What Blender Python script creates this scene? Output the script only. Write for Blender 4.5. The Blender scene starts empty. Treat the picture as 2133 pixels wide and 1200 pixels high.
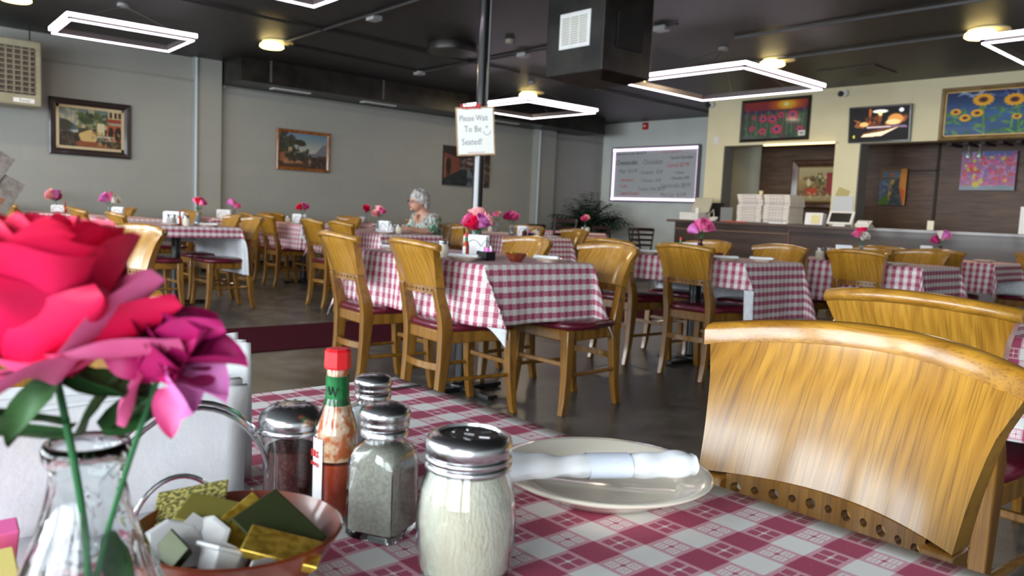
import bpy, bmesh, math, random
from mathutils import Vector, Matrix
PI = math.pi
rnd = random.Random(7)
S = bpy.context.scene
C = S.collection

# ------------------------------------------------------------------ camera, world, exposure
cam_d = bpy.data.cameras.new('camera'); cam = bpy.data.objects.new('camera', cam_d); C.objects.link(cam)
F_PX = 1642.2; YAW, PITCH, ROLL = 0.84704, 0.093084, 0.045687
fw = Vector((-math.sin(YAW)*math.cos(PITCH), math.cos(YAW)*math.cos(PITCH), -math.sin(PITCH)))
rt = Vector((math.cos(YAW), math.sin(YAW), 0)); up = rt.cross(fw)
r2 = math.cos(ROLL)*rt + math.sin(ROLL)*up; u2 = -math.sin(ROLL)*rt + math.cos(ROLL)*up
M = Matrix((r2, u2, -fw)).transposed().to_4x4(); M.translation = Vector((0, 0, 1.0))
cam.matrix_world = M
cam_d.sensor_width = 36; cam_d.lens = F_PX*36/2133; cam_d.clip_start = 0.02; cam_d.clip_end = 60
cam_d.dof.use_dof = True; cam_d.dof.focus_distance = 1.0; cam_d.dof.aperture_fstop = 10
S.camera = cam
S.view_settings.view_transform = 'Standard'; S.view_settings.look = 'None'
S.view_settings.gamma = 1; S.view_settings.use_curve_mapping = False
S.view_settings.exposure = -0.22
w = bpy.data.worlds.new('world'); S.world = w; w.use_nodes = True
w.node_tree.nodes['Background'].inputs[0].default_value = (0.75, 0.85, 1, 1)
w.node_tree.nodes['Background'].inputs[1].default_value = 1.0

def area(name, loc, rot, sx, sy, power, col=(1, 1, 1)):
    l = bpy.data.lights.new(name, 'AREA'); l.shape = 'RECTANGLE'; l.size = sx; l.size_y = sy
    l.energy = power; l.color = col
    o = bpy.data.objects.new(name, l); C.objects.link(o); o.location = loc; o.rotation_euler = rot
    return o
# daylight entering through the shop windows (front wall, y = -2.6)
WIN = [(-10.9, -8.7), (-8.3, -6.1), (-5.7, -3.5), (-3.1, -0.9), (-0.5, 1.7), (2.1, 4.3)]
for i, (a, b) in enumerate(WIN):
    area('window_daylight', ((a+b)/2, -2.72, 1.62), (PI/2, 0, 0), b-a-.06, 1.9, 230, (0.86, 0.94, 1.0))

# ------------------------------------------------------------------ helpers
def lin(c):
    return tuple(((x/255)/12.92 if x/255 <= .04045 else (((x/255)+.055)/1.055)**2.4) for x in c[:3]) + (1,)
MATS = {}
def mat(name, rgb=(128, 128, 128), rough=.5, metal=0, coat=0, emit=None, es=1, trans=0, ior=1.45, spec=.5, sheen=0, coatr=.08):
    m = bpy.data.materials.new(name); m.use_nodes = True
    b = m.node_tree.nodes['Principled BSDF']
    b.inputs['Base Color'].default_value = lin(rgb)
    b.inputs['Roughness'].default_value = rough; b.inputs['Metallic'].default_value = metal
    b.inputs['Coat Weight'].default_value = coat; b.inputs['Coat Roughness'].default_value = coatr
    b.inputs['Transmission Weight'].default_value = trans; b.inputs['IOR'].default_value = ior
    b.inputs['Specular IOR Level'].default_value = spec
    if emit: b.inputs['Emission Color'].default_value = lin(emit); b.inputs['Emission Strength'].default_value = es
    MATS[name] = m; return m
class NT:
    def __init__(s, m): s.t = m.node_tree; s.b = s.t.nodes['Principled BSDF']
    def n(s, ty, **k):
        x = s.t.nodes.new(ty)
        for a, v in k.items(): setattr(x, a, v)
        return x
    def put(s, v, sock):
        if isinstance(v, bpy.types.NodeSocket): s.t.links.new(v, sock)
        else: sock.default_value = v
    def m(s, op, a, b=0.0, c=0.0):
        x = s.n('ShaderNodeMath', operation=op); s.put(a, x.inputs[0]); s.put(b, x.inputs[1]); s.put(c, x.inputs[2]); return x.outputs[0]
    def mix(s, f, a, b, blend='MIX'):
        x = s.n('ShaderNodeMix', data_type='RGBA', blend_type=blend); s.put(f, x.inputs[0]); s.put(a, x.inputs[6]); s.put(b, x.inputs[7]); return x.outputs[2]
    def coord(s, k='Object'): return s.n('ShaderNodeTexCoord').outputs[k]
    def mapping(s, v, sc=(1, 1, 1), rot=(0, 0, 0)):
        x = s.n('ShaderNodeMapping'); s.put(v, x.inputs[0]); x.inputs['Scale'].default_value = sc; x.inputs['Rotation'].default_value = rot; return x.outputs[0]
    def noise(s, v, scale=5, detail=3, rough=.5, dist=0):
        x = s.n('ShaderNodeTexNoise'); s.put(v, x.inputs['Vector']); x.inputs['Scale'].default_value = scale; x.inputs['Detail'].default_value = detail
        x.inputs['Roughness'].default_value = rough; x.inputs['Distortion'].default_value = dist; return x.outputs['Fac']
    def ramp(s, f, stops):
        x = s.n('ShaderNodeValToRGB'); s.put(f, x.inputs[0]); e = x.color_ramp.elements
        while len(e) < len(stops): e.new(.5)
        for el, (p, c) in zip(e, stops): el.position = p; el.color = c
        return x.outputs[0]
    def base(s, v): s.put(v, s.b.inputs['Base Color'])
    def bump(s, h, strength=.3, dist=.01):
        x = s.n('ShaderNodeBump'); x.inputs['Strength'].default_value = strength; x.inputs['Distance'].default_value = dist
        s.put(h, x.inputs['Height']); s.t.links.new(x.outputs[0], s.b.inputs['Normal'])

def noisy(name, c1, c2, scale=6, rough=.6, detail=4, stretch=(1, 1, 1), lo=.35, hi=.65, coords='Object', bump=0, bscale=None, **k):
    m = mat(name, c1, rough, **k); t = NT(m)
    v = t.mapping(t.coord(coords), stretch); f = t.noise(v, scale, detail)
    t.base(t.ramp(f, [(lo, lin(c1)), (hi, lin(c2))]))
    if bump: t.bump(t.noise(v, bscale or scale*4, 3), bump)
    return m

# chair wood: honey oak in vertical staves, pores and grain
def wood(name, light, dark, stave=True, axis='z'):
    m = mat(name, light, .38, coat=.85, coatr=.17); t = NT(m)
    co = t.coord('Object'); sep = t.n('ShaderNodeSeparateXYZ'); t.put(co, sep.inputs[0])
    st = {'z': (1, .12, .05), 'x': (.05, 1, 1), 'y': (1, .05, 1)}[axis]
    v = t.mapping(co, st)
    g1 = t.noise(v, 38, 4, .6, .6); g2 = t.noise(t.mapping(co, {'z': (1, .06, .012), 'x': (.012, 1, 1), 'y': (1, .012, 1)}[axis]), 420, 1, .5)
    wv = t.n('ShaderNodeTexWave', wave_type='BANDS', bands_direction='X'); t.put(t.mapping(co, {'z': (1, 1, .13), 'x': (.2, 1, 1.6), 'y': (1, .1, 1)}[axis], (0, 0, .3)), wv.inputs[0])
    wv.inputs['Scale'].default_value = 16; wv.inputs['Distortion'].default_value = 3.5; wv.inputs['Detail'].default_value = 2
    f = t.m('ADD', t.m('MULTIPLY', g1, .86), t.m('MULTIPLY', wv.outputs['Fac'], .14))
    if stave:
        cell = t.m('FLOOR', t.m('MULTIPLY', t.m('ADD', sep.outputs[0], .5), 17.5))
        wn = t.n('ShaderNodeTexWhiteNoise', noise_dimensions='1D'); t.put(cell, wn.inputs['W'])
        f = t.m('ADD', f, t.m('MULTIPLY', t.m('SUBTRACT', wn.outputs['Value'], .5), .28))
    col = t.ramp(f, [(.28, lin(dark)), (.72, lin(light))])
    pore = t.m('SMOOTH_MIN', t.m('MAXIMUM', t.m('MULTIPLY', t.m('SUBTRACT', g2, .52), 7.0), 0.0), 1.0, .1)
    col = t.mix(t.m('MULTIPLY', pore, .36), col, lin(tuple(int(x*.45) for x in dark)))
    t.base(col)
    return m
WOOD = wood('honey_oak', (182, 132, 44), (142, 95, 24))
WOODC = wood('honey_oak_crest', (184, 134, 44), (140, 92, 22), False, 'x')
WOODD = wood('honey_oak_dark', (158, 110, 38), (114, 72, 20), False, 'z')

# red and white checked cloth with woven flower motifs (UV in metres)
def gingham(name, red, white, pink):
    m = mat(name, white, .62); t = NT(m)
    sep = t.n('ShaderNodeSeparateXYZ'); t.put(t.coord('UV'), sep.inputs[0])
    CS = .0272
    def ax(o):
        p = t.m('DIVIDE', o, CS); fl = t.m('FLOOR', p)
        e = t.m('ABSOLUTE', t.m('SUBTRACT', t.m('MULTIPLY', t.m('FRACT', t.m('MULTIPLY', fl, .5)), 2.0), 0.0))
        f = t.m('ABSOLUTE', t.m('SUBTRACT', t.m('FRACT', p), .5)); return e, f
    ex, a = ax(sep.outputs[0]); ey, b = ax(sep.outputs[1])
    nx, ny = t.m('SUBTRACT', 1, ex), t.m('SUBTRACT', 1, ey)
    red_m = t.m('MULTIPLY', ex, ey); mixA = t.m('MULTIPLY', ex, ny); mixB = t.m('MULTIPLY', nx, ey)
    d = t.m('MAXIMUM', t.m('ABSOLUTE', t.m('SUBTRACT', a, .2)), t.m('ABSOLUTE', t.m('SUBTRACT', b, .2)))
    pet = t.m('LESS_THAN', d, .155); inner = t.m('LESS_THAN', d, .095)
    grid = t.m('LESS_THAN', t.m('MINIMUM', t.m('ABSOLUTE', t.m('SUBTRACT', a, .2)), t.m('ABSOLUTE', t.m('SUBTRACT', b, .2))), .02)
    outl = t.m('MAXIMUM', t.m('SUBTRACT', pet, inner), t.m('MULTIPLY', pet, grid))
    dot = t.m('LESS_THAN', t.m('ADD', a, b), .085)
    R, W_, P = lin(red), lin(white), lin(pink)
    R2 = lin(tuple(int(.72*x+.28*y) for x, y in zip(red, pink)))
    colA = t.mix(dot, t.mix(outl, t.mix(inner, P, R2), R), W_)
    colB = t.mix(dot, t.mix(outl, P, W_), R)
    col = t.mix(red_m, W_, R); col = t.mix(mixA, col, colA); col = t.mix(mixB, col, colB)
    sp = t.noise(t.coord('UV'), 1900, 1, .5)
    col = t.mix(t.m('MULTIPLY', t.m('GREATER_THAN', sp, .56), .13), col, W_)
    t.base(col); t.bump(t.noise(t.coord('UV'), 900, 2), .12, .002)
    return m
GING = gingham('checked_cloth', (168, 58, 92), (232, 230, 226), (214, 160, 172))
LINING = noisy('cloth_lining', (226, 228, 230), (210, 212, 216), 40, .85)

BURG = noisy('burgundy_vinyl', (104, 24, 44), (84, 18, 36), 9, .32, coat=.4)
BLACK = mat('black_metal', (22, 22, 24), .35, metal=.0, coat=.4)
BLACKM = mat('black_matte', (20, 20, 22), .6)
CHROME = mat('chrome', (205, 205, 208), .16, metal=1)
STEEL = mat('brushed_lid', (190, 190, 192), .24, metal=1)
GLASS = mat('clear_glass', (245, 250, 250), .02, trans=1, ior=1.45)
WHITEP = noisy('white_plastic', (228, 228, 226), (218, 218, 216), 8, .4)
PAPER = noisy('white_paper', (238, 238, 238), (230, 232, 235), 30, .9, bump=.05, bscale=200)
CERAM = noisy('cream_ceramic', (240, 230, 212), (234, 223, 204), 5, .18, coat=.6)
CHEESE = noisy('grated_cheese', (240, 236, 222), (222, 210, 184), 22, .8, stretch=(1, 1, .35), bump=.4, bscale=500)
SALT = noisy('salt_grains', (240, 240, 240), (226, 226, 228), 300, .8)
PEPPER = noisy('ground_pepper', (176, 170, 158), (150, 144, 132), 400, .85, detail=6)
FLAKES = noisy('chilli_flakes', (64, 14, 12), (150, 60, 28), 420, .6, lo=.5, hi=.78)
SAUCE = noisy('hot_sauce', (168, 44, 14), (196, 74, 26), 60, .35)
REDCAP = mat('red_cap', (206, 22, 32), .35)
GREENF = noisy('green_foil', (16, 88, 44), (30, 118, 62), 60, .3, metal=.3)
LABELW = mat('white_label', (232, 232, 234), .6)
INKRED = mat('red_ink', (200, 50, 44), .6); INKBLUE = mat('blue_ink', (70, 80, 120), .6); INKBLK = mat('black_ink', (38, 38, 42), .6)
INKGREY = mat('grey_marker', (120, 126, 134), .6); INKPINK = mat('red_marker', (206, 84, 96), .6); INKTEAL = mat('teal_marker', (84, 128, 140), .6)
GOLD = noisy('gold_foil', (226, 192, 80), (170, 132, 40), 160, .25, metal=.55)
DKGOLD = noisy('olive_foil', (176, 166, 96), (84, 82, 44), 420, .4, metal=.35, lo=.42, hi=.56)
AMBERW = noisy('woven_wood_bowl', (150, 70, 34), (104, 42, 22), 20, .3, stretch=(1, 1, .2), coat=.6)
GREY = noisy('grey_block_paint', (140, 143, 140), (130, 133, 130), 3, .55)
PALE = noisy('pale_wall_paint', (222, 228, 224), (214, 220, 216), 2, .6)
CREAM = noisy('cream_wall_paint', (226, 218, 182), (218, 210, 174), 2, .6)
CEIL = noisy('black_ceiling_paint', (40, 39, 39), (30, 30, 31), 14, .42, bump=.5, bscale=160)
DUCTM = noisy('black_sheet_metal', (46, 44, 40), (26, 25, 24), 5, .38, metal=.3)
LEAFG = noisy('leaf_green', (54, 96, 48), (34, 66, 36), 30, .45)
STEMG = mat('stem_green', (34, 98, 54), .5)
ROSEP = {}
for k, a, b in (('hot', (238, 24, 96), (222, 12, 62)), ('magenta', (196, 30, 120), (140, 8, 62)), ('pink', (246, 128, 180), (230, 88, 146)),
                ('lightpink', (250, 186, 184), (238, 150, 152)), ('red', (220, 30, 36), (180, 12, 24)), ('white', (232, 226, 214), (214, 204, 196)), ('violet', (236, 146, 214), (214, 104, 184))):
    m = noisy('petal_'+k, a, b, 24, .55, lo=.3, hi=.7); ROSEP[k] = m
    m.node_tree.nodes['Principled BSDF'].inputs['Subsurface Weight'].default_value = 0

def tag(o, label=None, cat=None, group=None, kind=None):
    if label: o['label'] = label
    if cat: o['category'] = cat
    if group: o['group'] = group
    if kind: o['kind'] = kind
    return o
def thing(name, label, cat, loc=(0, 0, 0), rz=0, group=None, mw=None):
    o = bpy.data.objects.new(name, None); C.objects.link(o); o.empty_display_size = .05
    if mw is not None: o.matrix_world = mw
    else: o.location = loc; o.rotation_euler = (0, 0, rz)
    return tag(o, label, cat, group)
def dup(root, loc, rz=0, label=None, group=None, scale=None):
    r = root.copy(); C.objects.link(r); r.location = loc; r.rotation_euler = (0, 0, rz)
    if label: r['label'] = label
    if group: r['group'] = group
    if scale: r.scale = (scale,)*3
    for ch in list(root.children):
        c = ch.copy(); C.objects.link(c); c.parent = r
        for g in list(ch.children):
            d = g.copy(); C.objects.link(d); d.parent = c
    return r

class MB:
    def __init__(s): s.v = []; s.f = []; s.uv = None; s.mi = []
    def add(s, vs, fs, mx=None):
        k = len(s.v)
        for p in vs:
            p = Vector(p)
            if mx is not None: p = mx @ p
            s.v.append(tuple(p))
        for f in fs: s.f.append(tuple(i+k for i in f))
        return s
    def box(s, x0, x1, y0, y1, z0, z1, mx=None):
        vs = [(x, y, z) for z in (z0, z1) for y in (y0, y1) for x in (x0, x1)]
        return s.add(vs, [(0, 2, 3, 1), (4, 5, 7, 6), (0, 1, 5, 4), (2, 6, 7, 3), (0, 4, 6, 2), (1, 3, 7, 5)], mx)
    def lathe(s, prof, n=32, cx=0, cy=0, mx=None, closed=True):
        vs = []; fs = []
        for (r, z) in prof:
            for i in range(n):
                a = 2*PI*i/n; vs.append((cx+r*math.cos(a), cy+r*math.sin(a), z))
        m = len(prof)
        for j in range(m-1):
            for i in range(n): fs.append((j*n+i, j*n+(i+1) % n, (j+1)*n+(i+1) % n, (j+1)*n+i))
        if closed:
            if prof[0][0] > 1e-5: fs.append(tuple(range(n))[::-1])
            if prof[-1][0] > 1e-5: fs.append(tuple((m-1)*n+i for i in range(n)))
        return s.add(vs, fs, mx)
    def tube(s, pts, r, n=8, mx=None, cap=True):
        pts = [Vector(p) for p in pts]; R = r if isinstance(r, (list, tuple)) else [r]*len(pts)
        vs = []; fs = []; ref = None
        for i, p in enumerate(pts):
            d = (pts[min(i+1, len(pts)-1)]-pts[max(i-1, 0)]).normalized()
            if ref is None: ref = Vector((0, 0, 1)) if abs(d.z) < .9 else Vector((1, 0, 0))
            a = d.cross(ref).normalized(); b = a.cross(d).normalized(); ref = b
            for k in range(n):
                t = 2*PI*k/n; vs.append(p+(a*math.cos(t)+b*math.sin(t))*R[i])
        for i in range(len(pts)-1):
            for k in range(n): fs.append((i*n+k, i*n+(k+1) % n, (i+1)*n+(k+1) % n, (i+1)*n+k))
        if cap: fs.append(tuple(range(n))[::-1]); fs.append(tuple((len(pts)-1)*n+k for k in range(n)))
        return s.add(vs, fs, mx)
    def loft(s, rings, cap=True, mx=None):     # rings of equal point count
        n = len(rings[0]); vs = [p for r in rings for p in r]; fs = []
        for i in range(len(rings)-1):
            for k in range(n): fs.append((i*n+k, i*n+(k+1) % n, (i+1)*n+(k+1) % n, (i+1)*n+k))
        if cap: fs.append(tuple(range(n))[::-1]); fs.append(tuple((len(rings)-1)*n+k for k in range(n)))
        return s.add(vs, fs, mx)
    def grid(s, fn, nu, nv, mx=None):
        vs = [fn(i/nu, j/nv) for j in range(nv+1) for i in range(nu+1)]
        fs = [(j*(nu+1)+i, j*(nu+1)+i+1, (j+1)*(nu+1)+i+1, (j+1)*(nu+1)+i) for j in range(nv) for i in range(nu)]
        return s.add(vs, fs, mx)
    def prism(s, poly, z0, z1, mx=None):
        n = len(poly)
        return s.add([(x, y, z0) for x, y in poly]+[(x, y, z1) for x, y in poly],
                     [tuple(range(n))[::-1], tuple(range(n, 2*n))]+[(i, (i+1) % n, n+(i+1) % n, n+i) for i in range(n)], mx)
    def ball(s, c, r, n=12, m=8, sc=(1, 1, 1), mx=None):
        vs = []; fs = []
        for j in range(m+1):
            th = PI*j/m
            for i in range(n):
                a = 2*PI*i/n; vs.append((c[0]+r*sc[0]*math.sin(th)*math.cos(a), c[1]+r*sc[1]*math.sin(th)*math.sin(a), c[2]+r*sc[2]*math.cos(th)))
        for j in range(m):
            for i in range(n): fs.append((j*n+i, (j+1)*n+i, (j+1)*n+(i+1) % n, j*n+(i+1) % n))
        return s.add(vs, fs, mx)
    def obj(s, name, mt, parent=None, smooth=True, bevel=0, solid=0, ang=40, label=None):
        me = bpy.data.meshes.new(name); me.from_pydata(s.v, [], s.f); me.validate(clean_customdata=False)
        if s.uv:
            ul = me.uv_layers.new(name='UVMap')
            for lp in me.loops: ul.data[lp.index].uv = s.uv[lp.vertex_index]
        bm = bmesh.new(); bm.from_mesh(me)
        if not s.uv and not getattr(s, 'keep', False): bmesh.ops.recalc_face_normals(bm, faces=bm.faces)
        bm.to_mesh(me); bm.free()
        for mm in (mt if isinstance(mt, (list, tuple)) else [mt]): me.materials.append(mm)
        if smooth:
            me.shade_smooth(); me.set_sharp_from_angle(angle=math.radians(ang))
        o = bpy.data.objects.new(name, me); C.objects.link(o)
        if parent: o.parent = parent
        if bevel:
            b = o.modifiers.new('bevel', 'BEVEL'); b.width = bevel; b.segments = 2; b.limit_method = 'ANGLE'
        if solid:
            b = o.modifiers.new('solid', 'SOLIDIFY'); b.thickness = solid; b.offset = -1
            if isinstance(mt, (list, tuple)) and len(mt) > 1: b.material_offset = 1; b.material_offset_rim = 1
        if label: o['label'] = label
        return o
def struct(name, mb, mt, parent=None, **k):
    o = mb.obj(name, mt, parent, smooth=False, **k)
    if parent is None: o['kind'] = 'structure'
    return o
def text(name, s, size, mt, parent, mx, extr=.0004, sx=1.0, bold=0):
    cu = bpy.data.curves.new(name, 'FONT'); cu.body = s; cu.size = size; cu.extrude = extr; cu.align_x = 'CENTER'; cu.align_y = 'CENTER'; cu.offset = bold
    cu.resolution_u = 2
    tmp = bpy.data.objects.new(name, cu); C.objects.link(tmp)
    dg = bpy.context.evaluated_depsgraph_get(); me = bpy.data.meshes.new_from_object(tmp.evaluated_get(dg))
    bpy.data.objects.remove(tmp)
    me.transform(mx @ Matrix.Diagonal((sx, 1, 1, 1))); me.materials.clear(); me.materials.append(mt)
    o = bpy.data.objects.new(name, me); C.objects.link(o); o.parent = parent
    return o
T = Matrix.Translation
def RZ(a): return Matrix.Rotation(a, 4, 'Z')
def RX(a): return Matrix.Rotation(a, 4, 'X')
def RY(a): return Matrix.Rotation(a, 4, 'Y')
def wallM(kind, x, y, z):      # local x right, y up, z out of the wall
    if kind == 'left': m = Matrix(((0, 0, 1), (1, 0, 0), (0, 1, 0)))
    else: m = Matrix(((1, 0, 0), (0, 0, -1), (0, 1, 0)))
    m = m.to_4x4(); m.translation = Vector((x, y, z)); return m

# ------------------------------------------------------------------ room shell
XL, YB, YP, HC = -11.9, 13.0, 11.2, 3.05
fl = mat('polished_concrete', (84, 82, 78), .3, spec=.5); t = NT(fl)
co = t.coord('Object'); f1 = t.noise(co, .9, 5, .6, .4); f2 = t.noise(co, 150, 2, .5); f3 = t.noise(co, 5, 4, .65, .6)
col = t.ramp(t.m('ADD', t.m('MULTIPLY', f1, .55), t.m('MULTIPLY', f3, .45)), [(.36, lin((50, 47, 44))), (.5, lin((78, 75, 69))), (.66, lin((122, 118, 109)))])
col = t.mix(t.m('MULTIPLY', t.m('GREATER_THAN', f2, .63), .5), col, lin((150, 146, 138))); t.base(col)
t.put(t.m('MULTIPLY_ADD', f3, .25, .2), t.b.inputs['Roughness'])
struct('floor', MB().box(XL-.2, 5.2, -2.9, 15.5, -.1, 0), fl)
struct('ceiling', MB().box(XL-.2, 5.2, -2.9, 15.5, HC, HC+.1), CEIL)
# left wall of painted block, with faint joints
gw = mat('painted_block', (140, 143, 140), .55); t = NT(gw); co = t.coord('Object')
br = t.n('ShaderNodeTexBrick'); mp = t.mapping(co, (1, 1, 1), (PI/2, 0, PI/2)); t.put(mp, br.inputs['Vector'])
sp_ = t.n('ShaderNodeSeparateXYZ'); t.put(co, sp_.inputs[0]); cb = t.n('ShaderNodeCombineXYZ'); t.put(sp_.outputs[1], cb.inputs[0]); t.put(sp_.outputs[2], cb.inputs[1])
t.t.links.new(cb.outputs[0], br.inputs['Vector'])
br.inputs['Scale'].default_value = 1; br.inputs['Brick Width'].default_value = .4; br.inputs['Row Height'].default_value = .2; br.inputs['Mortar Size'].default_value = .004; br.inputs['Mortar Smooth'].default_value = 1
br.inputs['Color1'].default_value = lin((156, 158, 152)); br.inputs['Color2'].default_value = lin((153, 155, 150)); br.inputs['Mortar'].default_value = lin((148, 150, 145))
n1 = t.noise(co, 1.6, 3); t.base(t.mix(t.m('MULTIPLY', n1, .18), br.outputs[0], lin((134, 136, 128)))); t.bump(br.outputs['Fac'], -.12, .004)
struct('wall_left', MB().box(XL-.2, XL, -2.9, YB+.2, 0, HC), gw)
struct('trim_1', MB().box(XL, XL+.09, 4.14, 4.54, 0, HC), gw)       # pilaster by the first picture
struct('trim_2', MB().box(XL, XL+.16, 10.9, 11.4, 0, HC), gw)
struct('trim_3', MB().tube([(XL+.10, 4.17, 0.02), (XL+.10, 4.17, 3.04)], .022, 10), mat('conduit_paint', (176, 188, 194), .45))
struct('trim_4', MB().tube([(XL+.18, 10.93, 0.02), (XL+.18, 10.93, 2.7)], .025, 10), MATS['conduit_paint'])
struct('wall_back', MB().box(XL, -7.75, YB, YB+.2, 0, HC), PALE)
# projecting cream wall with two serving openings
cw = MB()
cw.box(-7.93, -7.58, YP, YP+.25, 1.0, HC); cw.box(-7.58, -5.69, YP, YP+.25, 2.27, HC)
cw.box(-5.69, -5.32, YP, YP+.25, 0, HC); cw.box(-5.32, 5.0, YP, YP+.25, 2.23, HC)
cw.box(-7.93, -7.80, YP+.25, YB, 0, HC)
struct('wall_kitchen', cw, CREAM)
struct('trim_5', MB().box(-5.325, -5.31, YP+.0, YP+.26, 1.03, 2.23).box(-7.585, -7.57, YP, YP+.26, 1.03, 2.27), mat('grey_jamb', (128, 128, 124), .5))
# dark plank wall behind the openings
dw = mat('dark_planks', (70, 52, 40), .45); t = NT(dw); co = t.coord('Object')
v = t.mapping(co, (.35, 1, 3.2)); g = t.noise(v, 5, 5, .6, .4); g2 = t.noise(t.mapping(co, (1, 1, 14)), 4, 3)
t.base(t.ramp(t.m('ADD', t.m('MULTIPLY', g, .6), t.m('MULTIPLY', g2, .4)), [(.3, lin((66, 48, 36))), (.55, lin((96, 72, 56))), (.75, lin((122, 96, 76)))]))
struct('wall_planks', MB().box(-7.63, 5.0, 12.4, 12.5, 0, 2.6), dw)
struct('trim_6', MB().box(-4.72, -4.68, 12.385, 12.4, 1.0, 2.55).box(-5.45, -4.7, 12.385, 12.4, 1.915, 1.935), mat('plank_joint', (44, 34, 26), .6))
struct('wall_pantry', MB().box(-10, -7.5, 14.6, 14.7, 0, HC), noisy('pantry_paint', (196, 192, 172), (186, 182, 160), 3, .6))
struct('wall_right', MB().box(5.0, 5.2, -2.9, 15.5, 0, HC), PALE)
# street front with big windows behind the camera
fr = MB(); fr.box(XL, 5.0, -2.7, -2.6, 0, .62); fr.box(XL, 5.0, -2.7, -2.6, 2.62, HC)
xs = [XL]+[q for w_ in WIN for q in w_]+[5.0]
for i in range(0, len(xs), 2): fr.box(xs[i], xs[i+1], -2.7, -2.6, .62, 2.62)
struct('wall_front', fr, PALE)
for i, (a, b) in enumerate(WIN):
    m_ = MB(); c_ = (a+b)/2
    m_.box(a, b, -2.66, -2.6, .62, .68); m_.box(a, b, -2.66, -2.6, 2.56, 2.62); m_.box(a, a+.05, -2.66, -2.6, .62, 2.62); m_.box(b-.05, b, -2.66, -2.6, .62, 2.62)
    m_.box(c_-.025, c_+.025, -2.66, -2.6, .62, 2.62); m_.box(a, b, -2.66, -2.6, 1.95, 2.0)
    struct('window_%d' % (i+1), m_, BLACKM)
struct('baseboard_left', MB().box(XL, XL+.015, -2.6, 4.1, 0, .1).box(XL, XL+.015, 4.6, 10.8, 0, .1), BLACKM)
struct('baseboard_back', MB().box(XL, -8.0, YB-.015, YB, 0, .1), BLACKM)
# dropped black duct along the left wall
struct('trim_7', MB().box(XL, XL+.75, 4.56, 12.2, 2.72, HC), DUCTM)
for i, y in enumerate((5.45, 7.0, 9.75)):
    d = thing('linear_vent', ['white slot vent under the black duct, nearest the grey pilaster', 'white slot vent under the black duct, above the gilt framed painting', 'white slot vent under the black duct, seen just right of the sign pole'][i], 'vent', (XL+.45, y, 2.715), group='slot vents under the duct')
    MB().box(-.08, .08, -.3, .3, -.012, 0).obj('frame', WHITEP, d, False)
    MB().box(-.05, -.01, -.27, .27, -.016, -.012).box(.01, .05, -.27, .27, -.016, -.012).obj('slot', mat('slot_grey', (150, 150, 148), .5) if 'slot_grey' not in MATS else MATS['slot_grey'], d, False)
for i, y in enumerate((5.0, 6.9, 8.9)):
    tag(MB().box(XL+.74, XL+.765, y-.012, y+.012, 2.75, HC).obj('duct_strap', mat('strap_grey', (88, 88, 86), .5) if 'strap_grey' not in MATS else MATS['strap_grey'], None, False), ['thin grey strap on the duct face, nearest the grey pilaster', 'thin grey strap on the duct face, above the second painting', 'thin grey strap on the duct face, left of the sign pole'][i], 'strap', 'straps on the black duct')

# carpet runner in the aisle
cr = noisy('burgundy_carpet', (82, 22, 36), (60, 14, 26), 260, 1.0, spec=.1, bump=.6, bscale=500)
tag(MB().box(-6.05, -5.02, -.6, 9.8, 0, .008).obj('carpet_runner', cr, None, False), 'burgundy carpet runner along the aisle floor', 'carpet')

# ------------------------------------------------------------------ chairs
def lerp(a, b, t): return a+(b-a)*t
def interp(tab, z):
    for (z0, *a), (z1, *b) in zip(tab, tab[1:]):
        if z <= z1:
            k = (z-z0)/(z1-z0); k = max(0, min(1, k)); k = k*k*(3-2*k) if False else k
            return [lerp(p, q, k) for p, q in zip(a, b)]
    return list(tab[-1][1:])
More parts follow.
